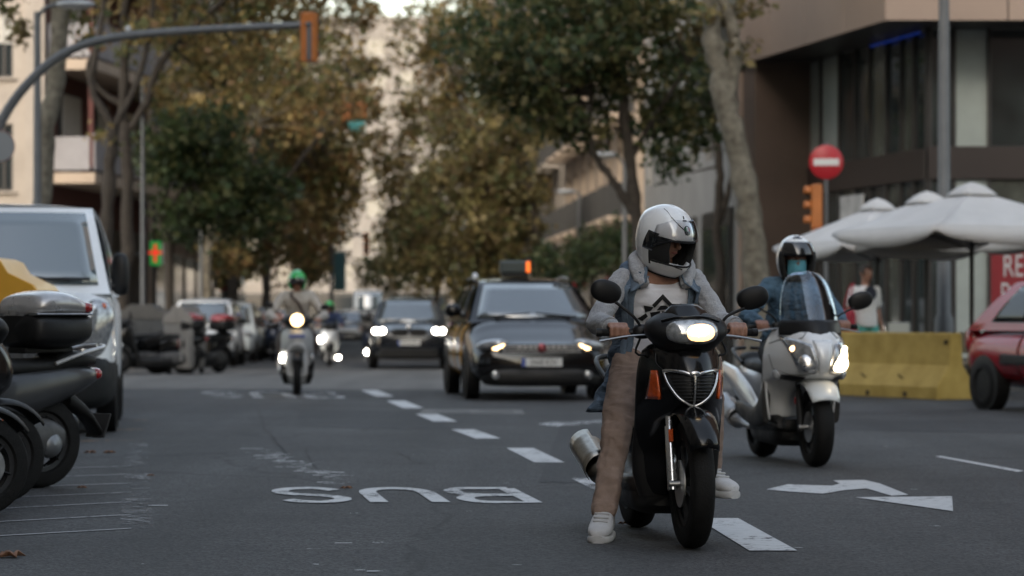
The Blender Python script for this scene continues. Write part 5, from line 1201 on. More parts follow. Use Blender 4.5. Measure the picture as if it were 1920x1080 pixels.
for sx in (-1, 1):
    m = MB(); Zs = np.linspace(.675, .808, 9)
    wid = lambda z: float(np.interp(z, [.66, .672, .705, .765, .822], [.004, .028, .072, .108, .122]))
    m.grid(lambda t, z: on_shield(sx * (.006 + (wid(z) - .008) * t), z, .004), np.linspace(0, 1, 6), Zs); m.build('grille_mesh', black_plastic, gr, solid=.003)
    for j in range(8):
        z = .687 + j * .0155; Pp = [on_shield(sx * (.008 + (wid(z) - .012) * t), z, .008) for t in np.linspace(0, 1, 5)]; MB().tube(Pp, .0028, 5).build('grille_slat', dark_grey, gr)
    lens = MB(); lens.grid(lambda a, b: on_shield(sx * ((.137 + .012 * b) + (.018 + .028 * (1 - b)) * a * 1.0), .69 + .135 * b - .0 * a, .006), np.linspace(0, 1, 6), np.linspace(0, 1, 8)); lens.build('turn_signal', lens_orange, s1, solid=.008, solid_off=0)
    MB().tube(shield_path([(sx * .148, .905), (sx * .15, .86), (sx * .128, .826)], 8), .0022, 6).build('shield_seam', dark_grey, s1)
MB().ell(on_shield(0, .812, .018), (.026, .008, .013), None, 18, 8).build('badge', chrome, gr)
Bx('shield_hook', on_shield(0, .615, .004), (.03, .02, .03), dark_grey, s1, .004)

# ---- white maxi scooter with a tall screen
S2_LOC = (2.175 - math.sin(R(9.8)) * .73, 19.84 + math.cos(R(9.8)) * .73, 0); S2_YAW = 9.8
pearl = mat('pearl_paint', (.70, .71, .72), .3, coat=.7, metal=.1, dirt=.2)
SH2 = [(1.03, .12, -.66, -.42), (.99, .22, -.78, -.40), (.90, .275, -.90, -.38), (.80, .295, -.95, -.36), (.70, .295, -.93, -.34), (.63, .29, -.84, -.32), (.575, .28, -.55, -.30), (.46, .262, -.38, -.28), (.34, .23, -.34, -.26)]
s2 = scooter('pearl white maxi scooter with tall clear windscreen', S2_LOC, S2_YAW, dict(paint=pearl, shield=SH2, sp=3.0, wb=1.46, rF=.285, rR=.27, tw=.13, cowl=False, hz=1.0, gx=.31, hy=.34, mirror=(.40, .19, .15), masym=.4, rear=pearl, seat_z=.74, fw=.12, fx=.11, fender=mat('fender_white', (.58, .60, .60), .35, coat=.5), fa=(35, 140), muff=mat('muffler_pale', (.4, .4, .4), .4, metal=.6), hshield=alu, forkm=black_plastic))
scr = MB().zshell([(.96, .215, -.82, -.60), (1.05, .215, -.76, -.55), (1.2, .195, -.66, -.49), (1.32, .16, -.58, -.45), (1.38, .115, -.535, -.44), (1.40, .06, -.515, -.45)], 2.0, 17, 16).build('windscreen', clear_mat('screen_clear', (.84, .88, .92), .05), s2, solid=.004)
MB().zshell([(.94, .235, -.85, -.58), (1.0, .232, -.815, -.56), (1.05, .215, -.78, -.55)], 2.0, 15, 6).build('screen_base', black_plastic, s2, solid=.008)
def on2(x, z, off=.012): return Vector((x, shield_y(x, z, SH2, 3.0) - off, z))
warm2 = mat('lamp_lit_soft', (1, .85, .6), .3, emit=(1.0, .80, .52), estr=4)
for sx in (-1, 1):
    ln = MB(); ln.grid(lambda a, b: on2(sx * (.035 + .05 * b + (.14 + .04 * b) * a * (1 - .2 * b)), .675 + .20 * b + .06 * a, .014), np.linspace(0, 1, 9), np.linspace(0, 1, 9)); h2 = ln.build('headlight', lens_clear, s2, solid=.012, solid_off=0)
    lit = sx > 0
    MB().ell(on2(sx * .115, .745, .012), (.07, .03, .066), Euler((R(-10), 0, sx * R(10))).to_matrix(), 18, 10).build('reflector', warm2 if lit else chrome, h2)
    if lit: MB().ell(on2(sx * .15, .80, .012), (.045, .025, .05), Euler((R(-10), sx * R(30), sx * R(25))).to_matrix(), 16, 10).build('reflector', warm2, h2)
    MB().ell(on2(sx * .185, .845, .008), (.028, .022, .022), None, 12, 8).build('position_lamp', warm2 if lit else mat('lamp_lit_dim', (1, .7, .4), .3, emit=(1, .6, .3), estr=2.5), h2)
    MB().ell(on2(sx * .245, .655, .006), (.045, .02, .035), Euler((0, sx * R(-35), sx * R(40))).to_matrix(), 16, 8).build('turn_signal', lens_clear, s2)
    # side fairing running back to the tail, and foot recess
    sf = MB(); sf.grid(lambda y, b: (sx * (.235 + .03 * math.sin(math.pi * b) - .05 * max(0, (y - .5))), y, float(np.interp(y, [-.36, -.1, .2, .6, 1.1], [.33, .26, .34, .48, .62])) + b * float(np.interp(y, [-.36, -.1, .2, .6, 1.1], [.62, .16, .22, .2, .1]))), np.linspace(-.36, 1.1, 20), np.linspace(0, 1, 7)); sf.build('side_fairing', pearl, s2, solid=.01)
for sx in (-1, 1):
    MB().tube([on2(sx * x, z, .004) for x, z in ((.05, .672), (.13, .655), (.2, .66), (.262, .70), (.278, .80))], .003, 5).build('panel_seam', dark_grey, s2)
    MB().tube([on2(sx * x, z, .004) for x, z in ((.09, .965), (.13, .92), (.235, .905), (.27, .88))], .003, 5).build('panel_seam', dark_grey, s2)
    iv = MB(); iv.grid(lambda a, b: on2(sx * (.11 + .12 * a), .605 + .035 * b + .02 * a, .004), np.linspace(0, 1, 6), np.linspace(0, 1, 4)); iv.build('air_intake', black_plastic, s2, solid=.006, solid_off=0)
cp = MB(); cp.grid(lambda a, b: on2(a * (.03 + .045 * b), .66 + .25 * b, .012 + .012 * (1 - a * a)), np.linspace(-1, 1, 9), np.linspace(0, 1, 8)); cp.build('nose_panel', pearl, s2, solid=.006)
for sx in (-1, 1): MB().yloft([(-.34, .03, .30, .62), (-.1, .035, .26, .42), (.25, .035, .30, .44), (.5, .02, .36, .44)], e=3, dense=10, cx=sx * .262).build('footwell_panel', black_plastic, s2)
MB().lathe([(.012, 0), (.01, .006)], on2(0, .90, .01), (0, -1, 0), 14).build('badge', chrome, s2)
Bx('fork_reflector', (-.13, -.66, .47), (.02, .02, .05), lens_red, s2, .004)

# ---- light grey shared scooter under the green helmet
pale = mat('pale_scooter', (.36, .37, .37), .4, coat=.3, dirt=.2)
SH3 = [(.93, .14, -.58, -.44), (.88, .2, -.62, -.42), (.78, .225, -.66, -.40), (.66, .235, -.66, -.38), (.58, .235, -.6, -.36), (.5, .235, -.45, -.34), (.38, .235, -.36, -.32), (.24, .22, -.32, -.28), (.14, .18, -.30, -.26)]
s3l = (xat(557, 38.55), 38.55, 0)
P3 = dict(paint=pale, shield=SH3, wb=1.3, rF=.27, rR=.27, rim=black_plastic, fender=black_plastic, forkm=pale, hz=1.0, mirror=(.36, .2, .1), fx=.1, dark=black_plastic)
s3 = scooter('pale grey shared scooter ridden by the green helmet rider', s3l, 4.4, P3)
MB().ell((0, -.685, 1.02), (.085, .04, .085), None, 20, 12).build('headlight', lamp_warm, s3)
for sx in (-1, 1): MB().ell((sx * .205, -.42, .50), (.035, .03, .06), None, 14, 10).build('running_lamp', lamp_white if sx < 0 else lens_clear, s3)
arch = MB(); arch.tube([Vector(p) for p in crom([(-.12, -.72, .28), (-.135, -.72, .52), (-.09, -.74, .66), (0, -.75, .70), (.09, -.74, .66), (.135, -.72, .52), (.12, -.72, .28)], 26)], .016, 8); arch.build('wheel_hoop', mat('hoop_grey', (.5, .5, .5), .4), s3)
Bx('name_panel', (0, -.672, .80), (.22, .012, .05), mat('panel_blue', (.1, .13, .3), .4), s3, .004)
MB().yloft([(-.42, .22, .5, .9), (-.3, .28, .45, .95), (-.05, .30, .45, .92), (.2, .26, .5, .86)], e=2.6, dense=10).build('leg_apron', mat('leg_apron', (.035, .02, .015), .7, bump=.3, bscale=12), s3)

# ---- parked scooters at the left edge
PA = dict(paint=mat('gunmetal_paint', (.04, .042, .046), .28, metal=.3, coat=.3, dirt=.15), shield=SH1, wb=1.33, rF=.29, rR=.29, tw=.11, rim=dark_grey, dark=black_plastic, rail=mat('rail_pale', (.5, .5, .5), .35, metal=.4), seat_z=.80, hz=1.03, exs=-1)
rwA = Vector((-2.97, 17.4, 0)); ya = -46.
dA = Vector((math.sin(R(ya)), -math.cos(R(ya)), 0)); sa = scooter('silver scooter with a top case parked beside the van', rwA + dA * .665, ya, PA, 'scooters parked in the bay')
def topcase(root, ry, z, shell, base, refl, k=1.):
    z -= .01
    b = MB().yloft([(ry - .02, .17 * k, z + .03, z + .2), (ry + .04, .25 * k, z, z + .225), (ry + .25, .27 * k, z - .01, z + .225), (ry + .42, .22 * k, z + .03, z + .215), (ry + .47, .13 * k, z + .09, z + .2)], e=3.4, dense=18, n=32).build('top_case', base, root)
    MB().yloft([(ry - .015, .14 * k, z + .19, z + .26), (ry + .05, .235 * k, z + .19, z + .33), (ry + .2, .262 * k, z + .19, z + .36), (ry + .36, .232 * k, z + .19, z + .32), (ry + .465, .14 * k, z + .19, z + .25)], e=2.8, dense=18, n=32).build('case_lid', shell, b)
    for sx in (-1, 1): MB().ell((sx * .165 * k, ry + .41, z + .25), (.07, .05, .035), Euler((0, 0, sx * R(-32))).to_matrix(), 14, 8, 2.8).build('case_reflector', refl, b)
    MB().yloft([(ry + .0, .245 * k, z + .2, z + .22), (ry + .25, .277 * k, z + .2, z + .22), (ry + .43, .228 * k, z + .2, z + .22)], e=4, n=32, dense=10).build('case_band', alu, b)
topcase(sa, .49, .89, mat('case_silver', (.42, .41, .41), .25, metal=.6, coat=.6, var=.25, vscale=5, dirt=.25), black_plastic, lens_red)
Bx('case_rack', (0, .68, .865), (.2, .36, .04), black_plastic, sa, .01)
MB().lathe([(.085, 0), (.075, .035), (.03, .06), (.0, .065)], (.115, .665, .275), (1, 0, 0), 24).build('hub_cover', mat('hub_steel', (.2, .21, .22), .4, metal=.6), sa)
PB = dict(paint=black_gloss, shield=SH1, wb=1.3, rF=.27, rR=.27, tw=.105, rim=dark_grey, forkm=mat('fork_grey', (.11, .11, .11), .45, metal=.4), reflector=lens_orange, hz=1.0, fender=black_plastic)
yb = 128.; dB = Vector((math.sin(R(yb)), -math.cos(R(yb)), 0))
for (fx_, fy_, lab) in ((-2.95, 16.0, 'black scooter in the bay with an orange fork reflector'), (-2.86, 14.95, 'black scooter in the bay cut by the frame with a disc brake')):
    scooter(lab, Vector((fx_, fy_, 0)) - dB * .65, yb, PB, 'scooters parked in the bay')

# ---- parked motorcycles across the crossing (seen side on)
PC = dict(paint=black_gloss, shield=SH1, wb=1.35, rF=.3, rR=.29, rim=dark_grey, hz=1.0, seat_z=.8)
for (px, Y, yw, lab, tcol) in ((284, 55.2, -82, 'dark parked motor scooter with red top case by the containers', lens_red), (376, 57.2, -28, 'dark parked motor scooter behind the pale container', lens_red), (232, 55.6, -95, 'dark parked motor scooter peeking out behind the delivery van', None)):
    m_ = scooter(lab, (xat(px, Y), Y, gz(Y)), yw, PC, 'motor scooters parked across the crossing')
    MB().yloft([(-.62, .12, .62, .78), (-.5, .16, .6, .84), (-.35, .14, .6, .82)], e=2.6).build('side_panel', white_paint, m_)
    if tcol: topcase(m_, .58, .88, tcol, black_plastic, lens_red, .85)

# ---- riders' machines behind
P4 = dict(P3, paint=mat('navy_scooter', (.02, .03, .06), .35, coat=.5), forkm=black_plastic)
far_sc = []
for (px, Y, yw, lab, lampd, scl) in ((618, 70, 3.5, 'navy and white scooter with two bright lamps following the pale one', [(-.25, -.66, .66, .085), (.22, -.66, .22, .06)], 1.0), (692, 84, 3, 'dark scooter with a wide lamp beside the dark blue car', [(-.03, -.72, .22, .13)], .86), (512, 78, 5, 'scooter ridden by the blue helmet far behind', [], 1.0)):
    m_ = scooter(lab, (xat(px, Y), Y, gz(Y)), yw, P4 if px != 618 else dict(P4, paint=white_paint), 'scooters riding behind'); m_.scale = (scl, scl, scl)
    for (x, y, z, r_) in lampd: MB().ell((x, y, z), (r_, .03, r_ * .8), None, 14, 8).build('headlight', lamp_white, m_)
    far_sc.append(m_)
# ================================================================ PEOPLE
V = Vector
class Torso:
    """rows: (centre, half width, half depth) from hips to neck"""
    def __init__(s, rows, right=(1, 0, 0)):
        s.t = crom([(*c, a, b) for c, a, b in rows], 41); s.r = V(right).normalized()
    def pt(s, t, ang, off=0.):
        k = max(0, min(40, t * 40)); i = min(int(k), 39); f = k - i
        q = s.t[i] * (1 - f) + s.t[i + 1] * f; d = V(s.t[min(i + 1, 40)][:3]) - V(s.t[max(i - 1, 0)][:3]); d.normalize()
        fw = s.r.cross(d).normalized() * -1
        if fw.y > 0: fw = -fw
        c, sn = math.cos(ang), math.sin(ang); e = 2.35
        cc = math.copysign(abs(c) ** (2 / e), c); ss = math.copysign(abs(sn) ** (2 / e), sn)
        return V(q[:3]) + s.r * (q[3] + off) * ss + fw * (q[4] + off) * cc
    def closed(s, mb, off, t0=0., t1=1., n=24, k=22):
        return mb.loft([[s.pt(t, -2 * math.pi * j / n, off) for j in range(n)] for t in np.linspace(t0, t1, k)], True)

def hand_grip(mb, wr, G, ax, outer):
    """five fingers closed round a bar at G running along ax; outer is the direction along ax away from the machine"""
    G = V(G); ax = V(ax).normalized() * outer; wr = V(wr)
    for i in range(4):
        off = ax * ((i - 1.5) * .0245); ln = (1.0, 1.08, 1.03, .86)[i]
        K = G + off + V((0, .010, .036)); Pp = G + off + V((0, -.032 * ln, .020)); D = G + off + V((0, -.030 * ln, -.012)); Tp = G + off + V((0, -.006, -.028))
        mb.chain([wr.lerp(K, .25), K], [.017, .0135]); mb.chain([K, Pp, D, Tp], [.0108, .0096, .009, .008])
    th = G - ax * .05
    mb.chain([wr.lerp(G, .35) - ax * .015, th + V((0, .022, .012)), th + V((0, -.012, -.008)), th + V((0, -.03, -.012)) + ax * .012], [.017, .0145, .011, .0095])

def hand_open(mb, wr, d, side, curl=.5):
    d = V(d).normalized(); wr = V(wr); s_ = V(side).normalized(); n = d.cross(s_).normalized()
    for i in range(4):
        b = wr + d * .085 + s_ * ((i - 1.5) * .02); L0 = (.07, .08, .075, .058)[i]
        mb.chain([wr + s_ * ((i - 1.5) * .012), b], [.016, .0125]); mb.chain([b, b + (d + n * .35 * curl) * L0 * .5, b + (d + n * curl) * L0 * .85], [.0105, .0095, .008])
    mb.chain([wr + d * .02 - s_ * .02, wr + d * .05 - s_ * .05, wr + d * .085 - s_ * .055 + n * .02], [.016, .012, .009])

def shoe(root, an, toe, m, sole_m, name='shoe', k=1., roll=0.):
    """a laced trainer under the ankle, toe a horizontal direction"""
    an = V(an); d = V(toe).normalized(); r = d.cross(V((0, 0, 1))).normalized(); u = r.cross(d)
    X = lambda p: an + r * p[0] * k + d * (-p[1]) * k + u * (p[2] - .085) * k
    def conv(mb): mb.v = [tuple(X(p)) for p in mb.v]; return mb
    so_ = conv(MB().yloft([(-.185, .022, -.002, .03), (-.16, .042, -.004, .03), (-.09, .05, -.004, .032), (0, .042, -.004, .034), (.06, .04, -.004, .036), (.085, .028, 0, .034)], e=3, dense=12)).build('sole', sole_m, None)
    up = conv(MB().yloft([(-.18, .02, .02, .045), (-.155, .04, .02, .062), (-.09, .047, .02, .082), (-.03, .042, .02, .115), (.03, .038, .02, .13), (.07, .034, .02, .125), (.085, .022, .025, .105)], e=2.5, dense=16)).build(name, m, root)
    so_.parent = up
    lc = MB()
    for j in range(4): y = -.105 + j * .026; lc.capsule((-.026, y, .078 + j * .0125), (.026, y + .006, .08 + j * .0125), .0045)
    conv(lc).build('laces', sole_m, up)
    return up

class Helmet:
    def __init__(s, c, H, k=1., rz=.152): s.c = V(c); s.H = H; s.k = k; s.rz = rz
    def pt(s, az, el, off=1., full=True):
        a, e = R(az), R(el); d = V((math.sin(a) * math.cos(e), -math.cos(a) * math.cos(e), math.sin(e)))
        v = V((.127 * d.x, .152 * d.y, (s.rz if d.z > 0 else .185) * d.z))
        if full:
            f = max(0, math.cos(a)) ** 1.5 * min(1, max(0, (-10 - el) / 22)); v.y -= .034 * f; v.x *= 1 - .08 * f
        b = max(0, -math.cos(a)) * math.exp(-((el - 32) / 18) ** 2); v.y += .014 * b
        return s.c + s.H @ (v * (off * s.k))
    def shell(s, name, m, parent, full=True, port=(70, -20, 13), bottom=-58, open_el=18):
        azs = sorted(set(list(np.linspace(-180, 180, 49)) + [-port[0], port[0]])); els = sorted(set(list(np.linspace(bottom, 90, 23)) + [port[1], port[2], open_el]))
        mb = MB(); n = len(azs)
        for e in els:
            for a in azs: mb.v.append(tuple(s.pt(a, min(e, 89.5), 1, full)))
        for i in range(len(els) - 1):
            for j in range(n - 1):
                am, em = (azs[j] + azs[j + 1]) / 2, (els[i] + els[i + 1]) / 2
                if full and abs(am) < port[0] and port[1] < em < port[2]: continue
                if not full and abs(am) < port[0] and em < open_el: continue
                q = i * n + j; mb.f.append((q, q + 1, q + 1 + n, q + n))
        return mb.build(name, m, parent, weld=.0008, solid=.022 * s.k, solid_off=-1, auto=0)
    def patch(s, name, a0, a1, e0, e1, off, m, parent, full=True, th=.003, shape=None):
        mb = MB(); mb.grid(lambda a, e: s.pt(*(shape(a, e) if shape else (a, e)), off, full), np.linspace(a0, a1, 19), np.linspace(e0, e1, 9)); return mb.build(name, m, parent, solid=th, solid_off=0, auto=0)

eye_w = mat('eye_white', (.6, .58, .55), .3); eye_d = mat('eye_dark', (.02, .012, .01), .2); lip = mat('lips', (.28, .10, .085), .5)
def face_bits(body, c, H, k=1.):
    for sx in (-1, 1):
        e = MB().ell(c + H @ (V((sx * .032, -.083, .01)) * k), (.0135 * k, .011 * k, .009 * k), H, 12, 8).build('eye', eye_w, body); MB().ell(c + H @ (V((sx * .032, -.0925, .01)) * k), (.006 * k, .003 * k, .006 * k), H, 10, 6).build('iris', eye_d, e)
        MB().capsule(c + H @ (V((sx * .016, -.094, .032)) * k), c + H @ (V((sx * .05, -.084, .034)) * k), .0045 * k).build('eyebrow', hair, body)
    MB().ell(c + H @ (V((0, -.088, -.062)) * k), (.024 * k, .010 * k, .0075 * k), H, 12, 6).build('mouth', lip, body)
def head_mass(mb, c, H, neck, k=1.):
    c = V(c)
    mb.ell(c + H @ (V((0, .008, .02)) * k), V((.078, .098, .098)) * k, H, 20, 14); mb.ell(c + H @ (V((0, -.03, -.045)) * k), V((.058, .062, .072)) * k, H, 16, 10)
    mb.chain([c + H @ (V((0, -.09, .012)) * k), c + H @ (V((0, -.112, -.022)) * k)], [.010 * k, .0165 * k])
    for sx in (-1, 1): mb.ell(c + H @ (V((sx * .08, .012, -.01)) * k), V((.012, .02, .032)) * k, H, 10, 8)
    mb.capsule(V(neck) - V((0, -.01, .05)), c + H @ (V((0, .02, -.05)) * k), .058, .054)

def sit_pose(seat_z, gx, hy, hz, seat_y, lean=.12, foot_y=-.18, foot_z=.34, spread=.22, tall=1.0):
    J = dict(pel=V((0, seat_y, seat_z + .085)), mid=V((0, seat_y - lean * .35, seat_z + .29 * tall)), ch=V((0, seat_y - lean * .8, seat_z + .45 * tall)), neck=V((0, seat_y - lean * 1.05, seat_z + .575 * tall)), head=V((0, seat_y - lean * 1.3, seat_z + .70 * tall)))
    for k, sx in (('r', -1), ('l', 1)):
        J['sh' + k] = J['ch'] + V((sx * .185, .0, .075)); J['G' + k] = V((sx * gx, hy, hz)); J['wr' + k] = J['G' + k] + V((sx * -.005, .085, .03))
        J['el' + k] = J['sh' + k].lerp(J['wr' + k], .52) + V((sx * .10, .03, -.09))
        J['hip' + k] = J['pel'] + V((sx * .095, -.02, -.01)); J['kn' + k] = V((sx * spread, seat_y - .46, seat_z - .0)); J['an' + k] = V((sx * (spread - .03), foot_y, foot_z))
    return J
def torso_of(J, w_=1., deep=1.):
    return Torso([(J['pel'] - V((0, 0, .06)), .165 * w_, .12 * deep), (J['pel'] + V((0, 0, .03)), .168 * w_, .118 * deep), (J['mid'], .152 * w_, .108 * deep), (J['ch'], .18 * w_, .118 * deep), (J['ch'] + (J['neck'] - J['ch']) * .55, .165 * w_, .095 * deep), (J['neck'] - V((0, 0, .02)), .085 * w_, .068), (J['neck'] + V((0, 0, .03)), .055, .055)])

def person(label, loc, yaw, J, O, group=None, name='person'):
    """O: top, top_r, trousers, shoes, voxel, helmet options"""
    root = empty(name, loc, R(yaw), label, 'person', group); vx = O.get('vx', .012); k = O.get('sleeve', .016)
    T_ = torso_of(J, O.get('w', 1.), O.get('deep', 1.)); H = O.get('H', Matrix.Identity(3))
    b = MB(); T_.closed(b, -.012, .04, .97)
    for s_, sx in (('r', -1), ('l', 1)):
        b.chain([J['sh' + s_], J['el' + s_], J['wr' + s_]], [.05, .04, .027]); b.chain([J['hip' + s_], J['kn' + s_], J['an' + s_]], [.078, .055, .036]); b.capsule(J['ch'] + V((0, 0, .06)), J['sh' + s_], .06, .05)
        if O.get('grip', True): hand_grip(b, J['wr' + s_], J['G' + s_], (1, .2 * sx, 0), sx)
        else: hand_open(b, J['wr' + s_], J['wr' + s_] - J['el' + s_], O.get('hside', V((0, -1, 0))), .6)
    head_mass(b, J['head'], H, J['neck'], O.get('headk', 1.)); body = b.build('body', skin if not O.get('skin') else O['skin'], root, remesh=vx * .75, sm=2)
    face_bits(body, J['head'], H, O.get('headk', 1.))
    if O.get('top'):
        m = MB(); T_.closed(m, .012, O.get('hem', .0), .88)
        for s_ in 'rl':
            m.capsule(J['ch'] + V((0, .0, .06)), J['sh' + s_], .085, .066); e = J['el' + s_]; w_ = J['wr' + s_]
            if O.get('short'): m.chain([J['sh' + s_], J['sh' + s_].lerp(e, .7)], [.07, .066])
            else: m.chain([J['sh' + s_], e, e.lerp(w_, .93)], [.066 + k * .3, .05 + k * .6, .037 + k * .6])
        m.build(O.get('topname', 'jacket'), O['top'], root, remesh=vx, sm=3, disp=O.get('disp'))
    if O.get('trousers'):
        m = MB(); T_.closed(m, .008, .0, .26)
        for s_ in 'rl':
            h, kn, an = J['hip' + s_], J['kn' + s_], J['an' + s_]
            if O.get('shorts'): m.chain([h, h.lerp(kn, .8)], [.105, .10])
            else: m.chain([h, kn, an + (kn - an) * .10], [.10, O.get('knee', .074), O.get('cuff', .062)])
        m.build(O.get('trname', 'trousers'), O['trousers'], root, remesh=vx, sm=3, disp=O.get('tdisp') or O.get('disp'))
    for s_ in 'rl':
        if O.get('shoe'): shoe(root, J['an' + s_], O.get('toe' + s_, V((0, -1, 0))), O['shoe'], O.get('sole', sign_white), k=O.get('shoek', 1.1))
    return root, T_, body

white_shell = mat('helmet_white', (.80, .81, .82), .22, coat=.8, dirt=.12)
visor_smoke = clear_mat('visor_smoke', (.93, .93, .94), .03); visor_dark = mat('visor_dark', (.008, .008, .009), .1, coat=1)
foam = mat('helmet_lining', (.01, .01, .01), .9)

# ---------------------------------------------------------------- rider of the black scooter
grey_fleece = mat('grey_marl', (.33, .335, .35), .95, var=.22, vscale=130, bump=.3, bscale=140, sheen=.2, folds=(6, .22, .5))
denim = mat('denim', (.085, .125, .18), .9, var=.35, vscale=26, bump=.3, bscale=300, folds=(6, .5, .6))
denim2 = mat('denim_worn', (.13, .175, .23), .9, var=.35, vscale=20, bump=.3, bscale=250)
tee = mat('white_cotton', (.80, .80, .85), .9, bump=.1, bscale=40, folds=(4.5, .3, .9))
khaki = mat('khaki_cotton', (.25, .18, .145), .9, var=.1, vscale=12, bump=.2, bscale=250, folds=(4.5, .22, .7))
ink = mat('print_black', (.008, .008, .009), .7)
shoe_w = mat('trainer_white', (.48, .48, .49), .6, var=.1, vscale=20, bump=.1, bscale=120); sole_w = mat('trainer_sole', (.4, .4, .4), .7, var=.15)
HM = Matrix.Rotation(R(33), 3, 'Z') @ Matrix.Rotation(R(20), 3, 'X') @ Matrix.Rotation(R(-3), 3, 'Y')
J1 = dict(pel=V((0, .30, .87)), mid=V((0, .25, 1.03)), ch=V((.0, .17, 1.19)), neck=V((.01, .10, 1.325)), head=V((.025, .055, 1.465)))
J1.update(shr=V((-.178, .13, 1.262)), elr=V((-.335, -.03, 1.045)), wrr=V((-.31, -.265, 1.03)), Gr=V((-.29, -.345, 1.0)), shl=V((.178, .14, 1.262)), ell=V((.292, .03, 1.05)), wrl=V((.30, -.26, 1.03)), Gl=V((.29, -.345, 1.0)),
          hipr=V((-.11, .25, .85)), knr=V((-.235, .02, .50)), anr=V((-.315, -.11, .105)), hipl=V((.10, .26, .86)), knl=V((.20, -.14, .68)), anl=V((.205, -.06, .31)))
r1, T1, body1 = person('rider in denim vest and white full face helmet on the black scooter', S1_LOC, S1_YAW, J1, dict(vx=.008, H=HM, headk=.88, trousers=khaki, cuff=.066, shoek=1.25, shoe=shoe_w, sole=sole_w, toer=V((-.32, -1, 0)), toel=V((.42, -1, 0)), tdisp=[(-.12, .009), (.16, .026)]), None)
# T-shirt
ts = MB(); T1.closed(ts, .016, .06, .735, 40, 40); ts.build('t_shirt', tee, r1, disp=[(.06, .012)], auto=0)
def chest(x, z, off):
    lo, hi = .2, .9
    for _ in range(22):
        m_ = (lo + hi) / 2
        if T1.pt(m_, 0).z < z: lo = m_
        else: hi = m_
    t = (lo + hi) / 2; a = T1.t[int(t * 40)][3] + off; u = min(.95, abs(x) / a); ang = math.asin(u ** (2.35 / 2)); return T1.pt(t, math.copysign(ang, x), off)
def logo(poly):
    P_ = [((x - 550) * .00088, 1.165 + (606 - y) * .00088) for x, y in poly]; bm = bmesh.new(); vs = [bm.verts.new((x, 0, z)) for x, z in P_]; bm.faces.new(vs); bmesh.ops.triangulate(bm, faces=bm.faces[:]); bmesh.ops.subdivide_edges(bm, edges=bm.edges[:], cuts=2, use_grid_fill=True)
    for v in bm.verts: v.co = chest(v.co.x, v.co.z, .0235)
    me = bpy.data.meshes.new('shirt_print'); bm.to_mesh(me); bm.free(); me.materials.append(ink); o = bpy.data.objects.new('shirt_print', me); COL.objects.link(o); o.parent = r1; q = o.modifiers.new('solid', 'SOLIDIFY'); q.thickness = .003
for poly in ([(550, 570), (618, 634), (604, 646), (550, 600)], [(550, 570), (550, 600), (512, 646), (496, 632)], [(525, 660), (545, 634), (575, 634), (600, 652), (560, 655)], [(450, 637), (506, 643), (492, 664), (464, 672)], [(606, 643), (662, 628), (652, 666), (612, 668)],
             [(430, 714), (468, 680), (482, 694), (456, 724)], [(670, 714), (632, 680), (618, 694), (644, 724)], [(490, 674), (545, 664), (545, 690), (500, 700)], [(556, 664), (608, 674), (600, 700), (556, 690)]): logo(poly)
# hooded sweat sleeves, collar and hood; denim vest worn open over it
sl = MB()
for s_ in 'rl': sl.capsule((J1['ch'] + V((0, .03, .03))).lerp(J1['sh' + s_], .55), J1['sh' + s_], .05, .058); e = J1['el' + s_]; w_ = J1['wr' + s_]; sl.chain([J1['sh' + s_], J1['sh' + s_].lerp(e, .55), e, e.lerp(w_, .5), e.lerp(w_, .92)], [.057, .057, .054, .049, .041])
hd = sl.build('hooded_sweatshirt', grey_fleece, r1, remesh=.008, sm=3, disp=[(-.08, .008), (.11, .022)])
for s_ in 'rl': e = J1['el' + s_]; w_ = J1['wr' + s_]; MB().tube([e.lerp(w_, .9), e.lerp(w_, 1.0)], [.047, .043], 18).build('cuff', grey_fleece, hd)
hb = MB(); nk = J1['neck']
hb.tube([V(p) for p in crom([tuple(nk + V(q)) for q in ((-.10, -.10, -.10), (-.125, -.03, -.02), (-.10, .06, .035), (0, .10, .05), (.10, .06, .035), (.125, -.03, -.02), (.10, -.10, -.10))], 26)], [.03, .034, .038, .04, .042, .044, .046, .048, .05, .052, .054, .056, .057, .057, .056, .054, .052, .05, .048, .046, .044, .042, .04, .036, .033, .03], 12, flat=.8)
hb.build('hood', grey_fleece, hd, remesh=.009, sm=2, disp=[(.05, .018)])
def vest_pt(t, a, off):
    p = T1.pt(max(t, 0), a, off)
    if t < 0:                                # skirt of the vest hangs and flares below the hips
        p = p + V((math.sin(a) * .10 * -t * 3.2, .02, t * .62))
    return p
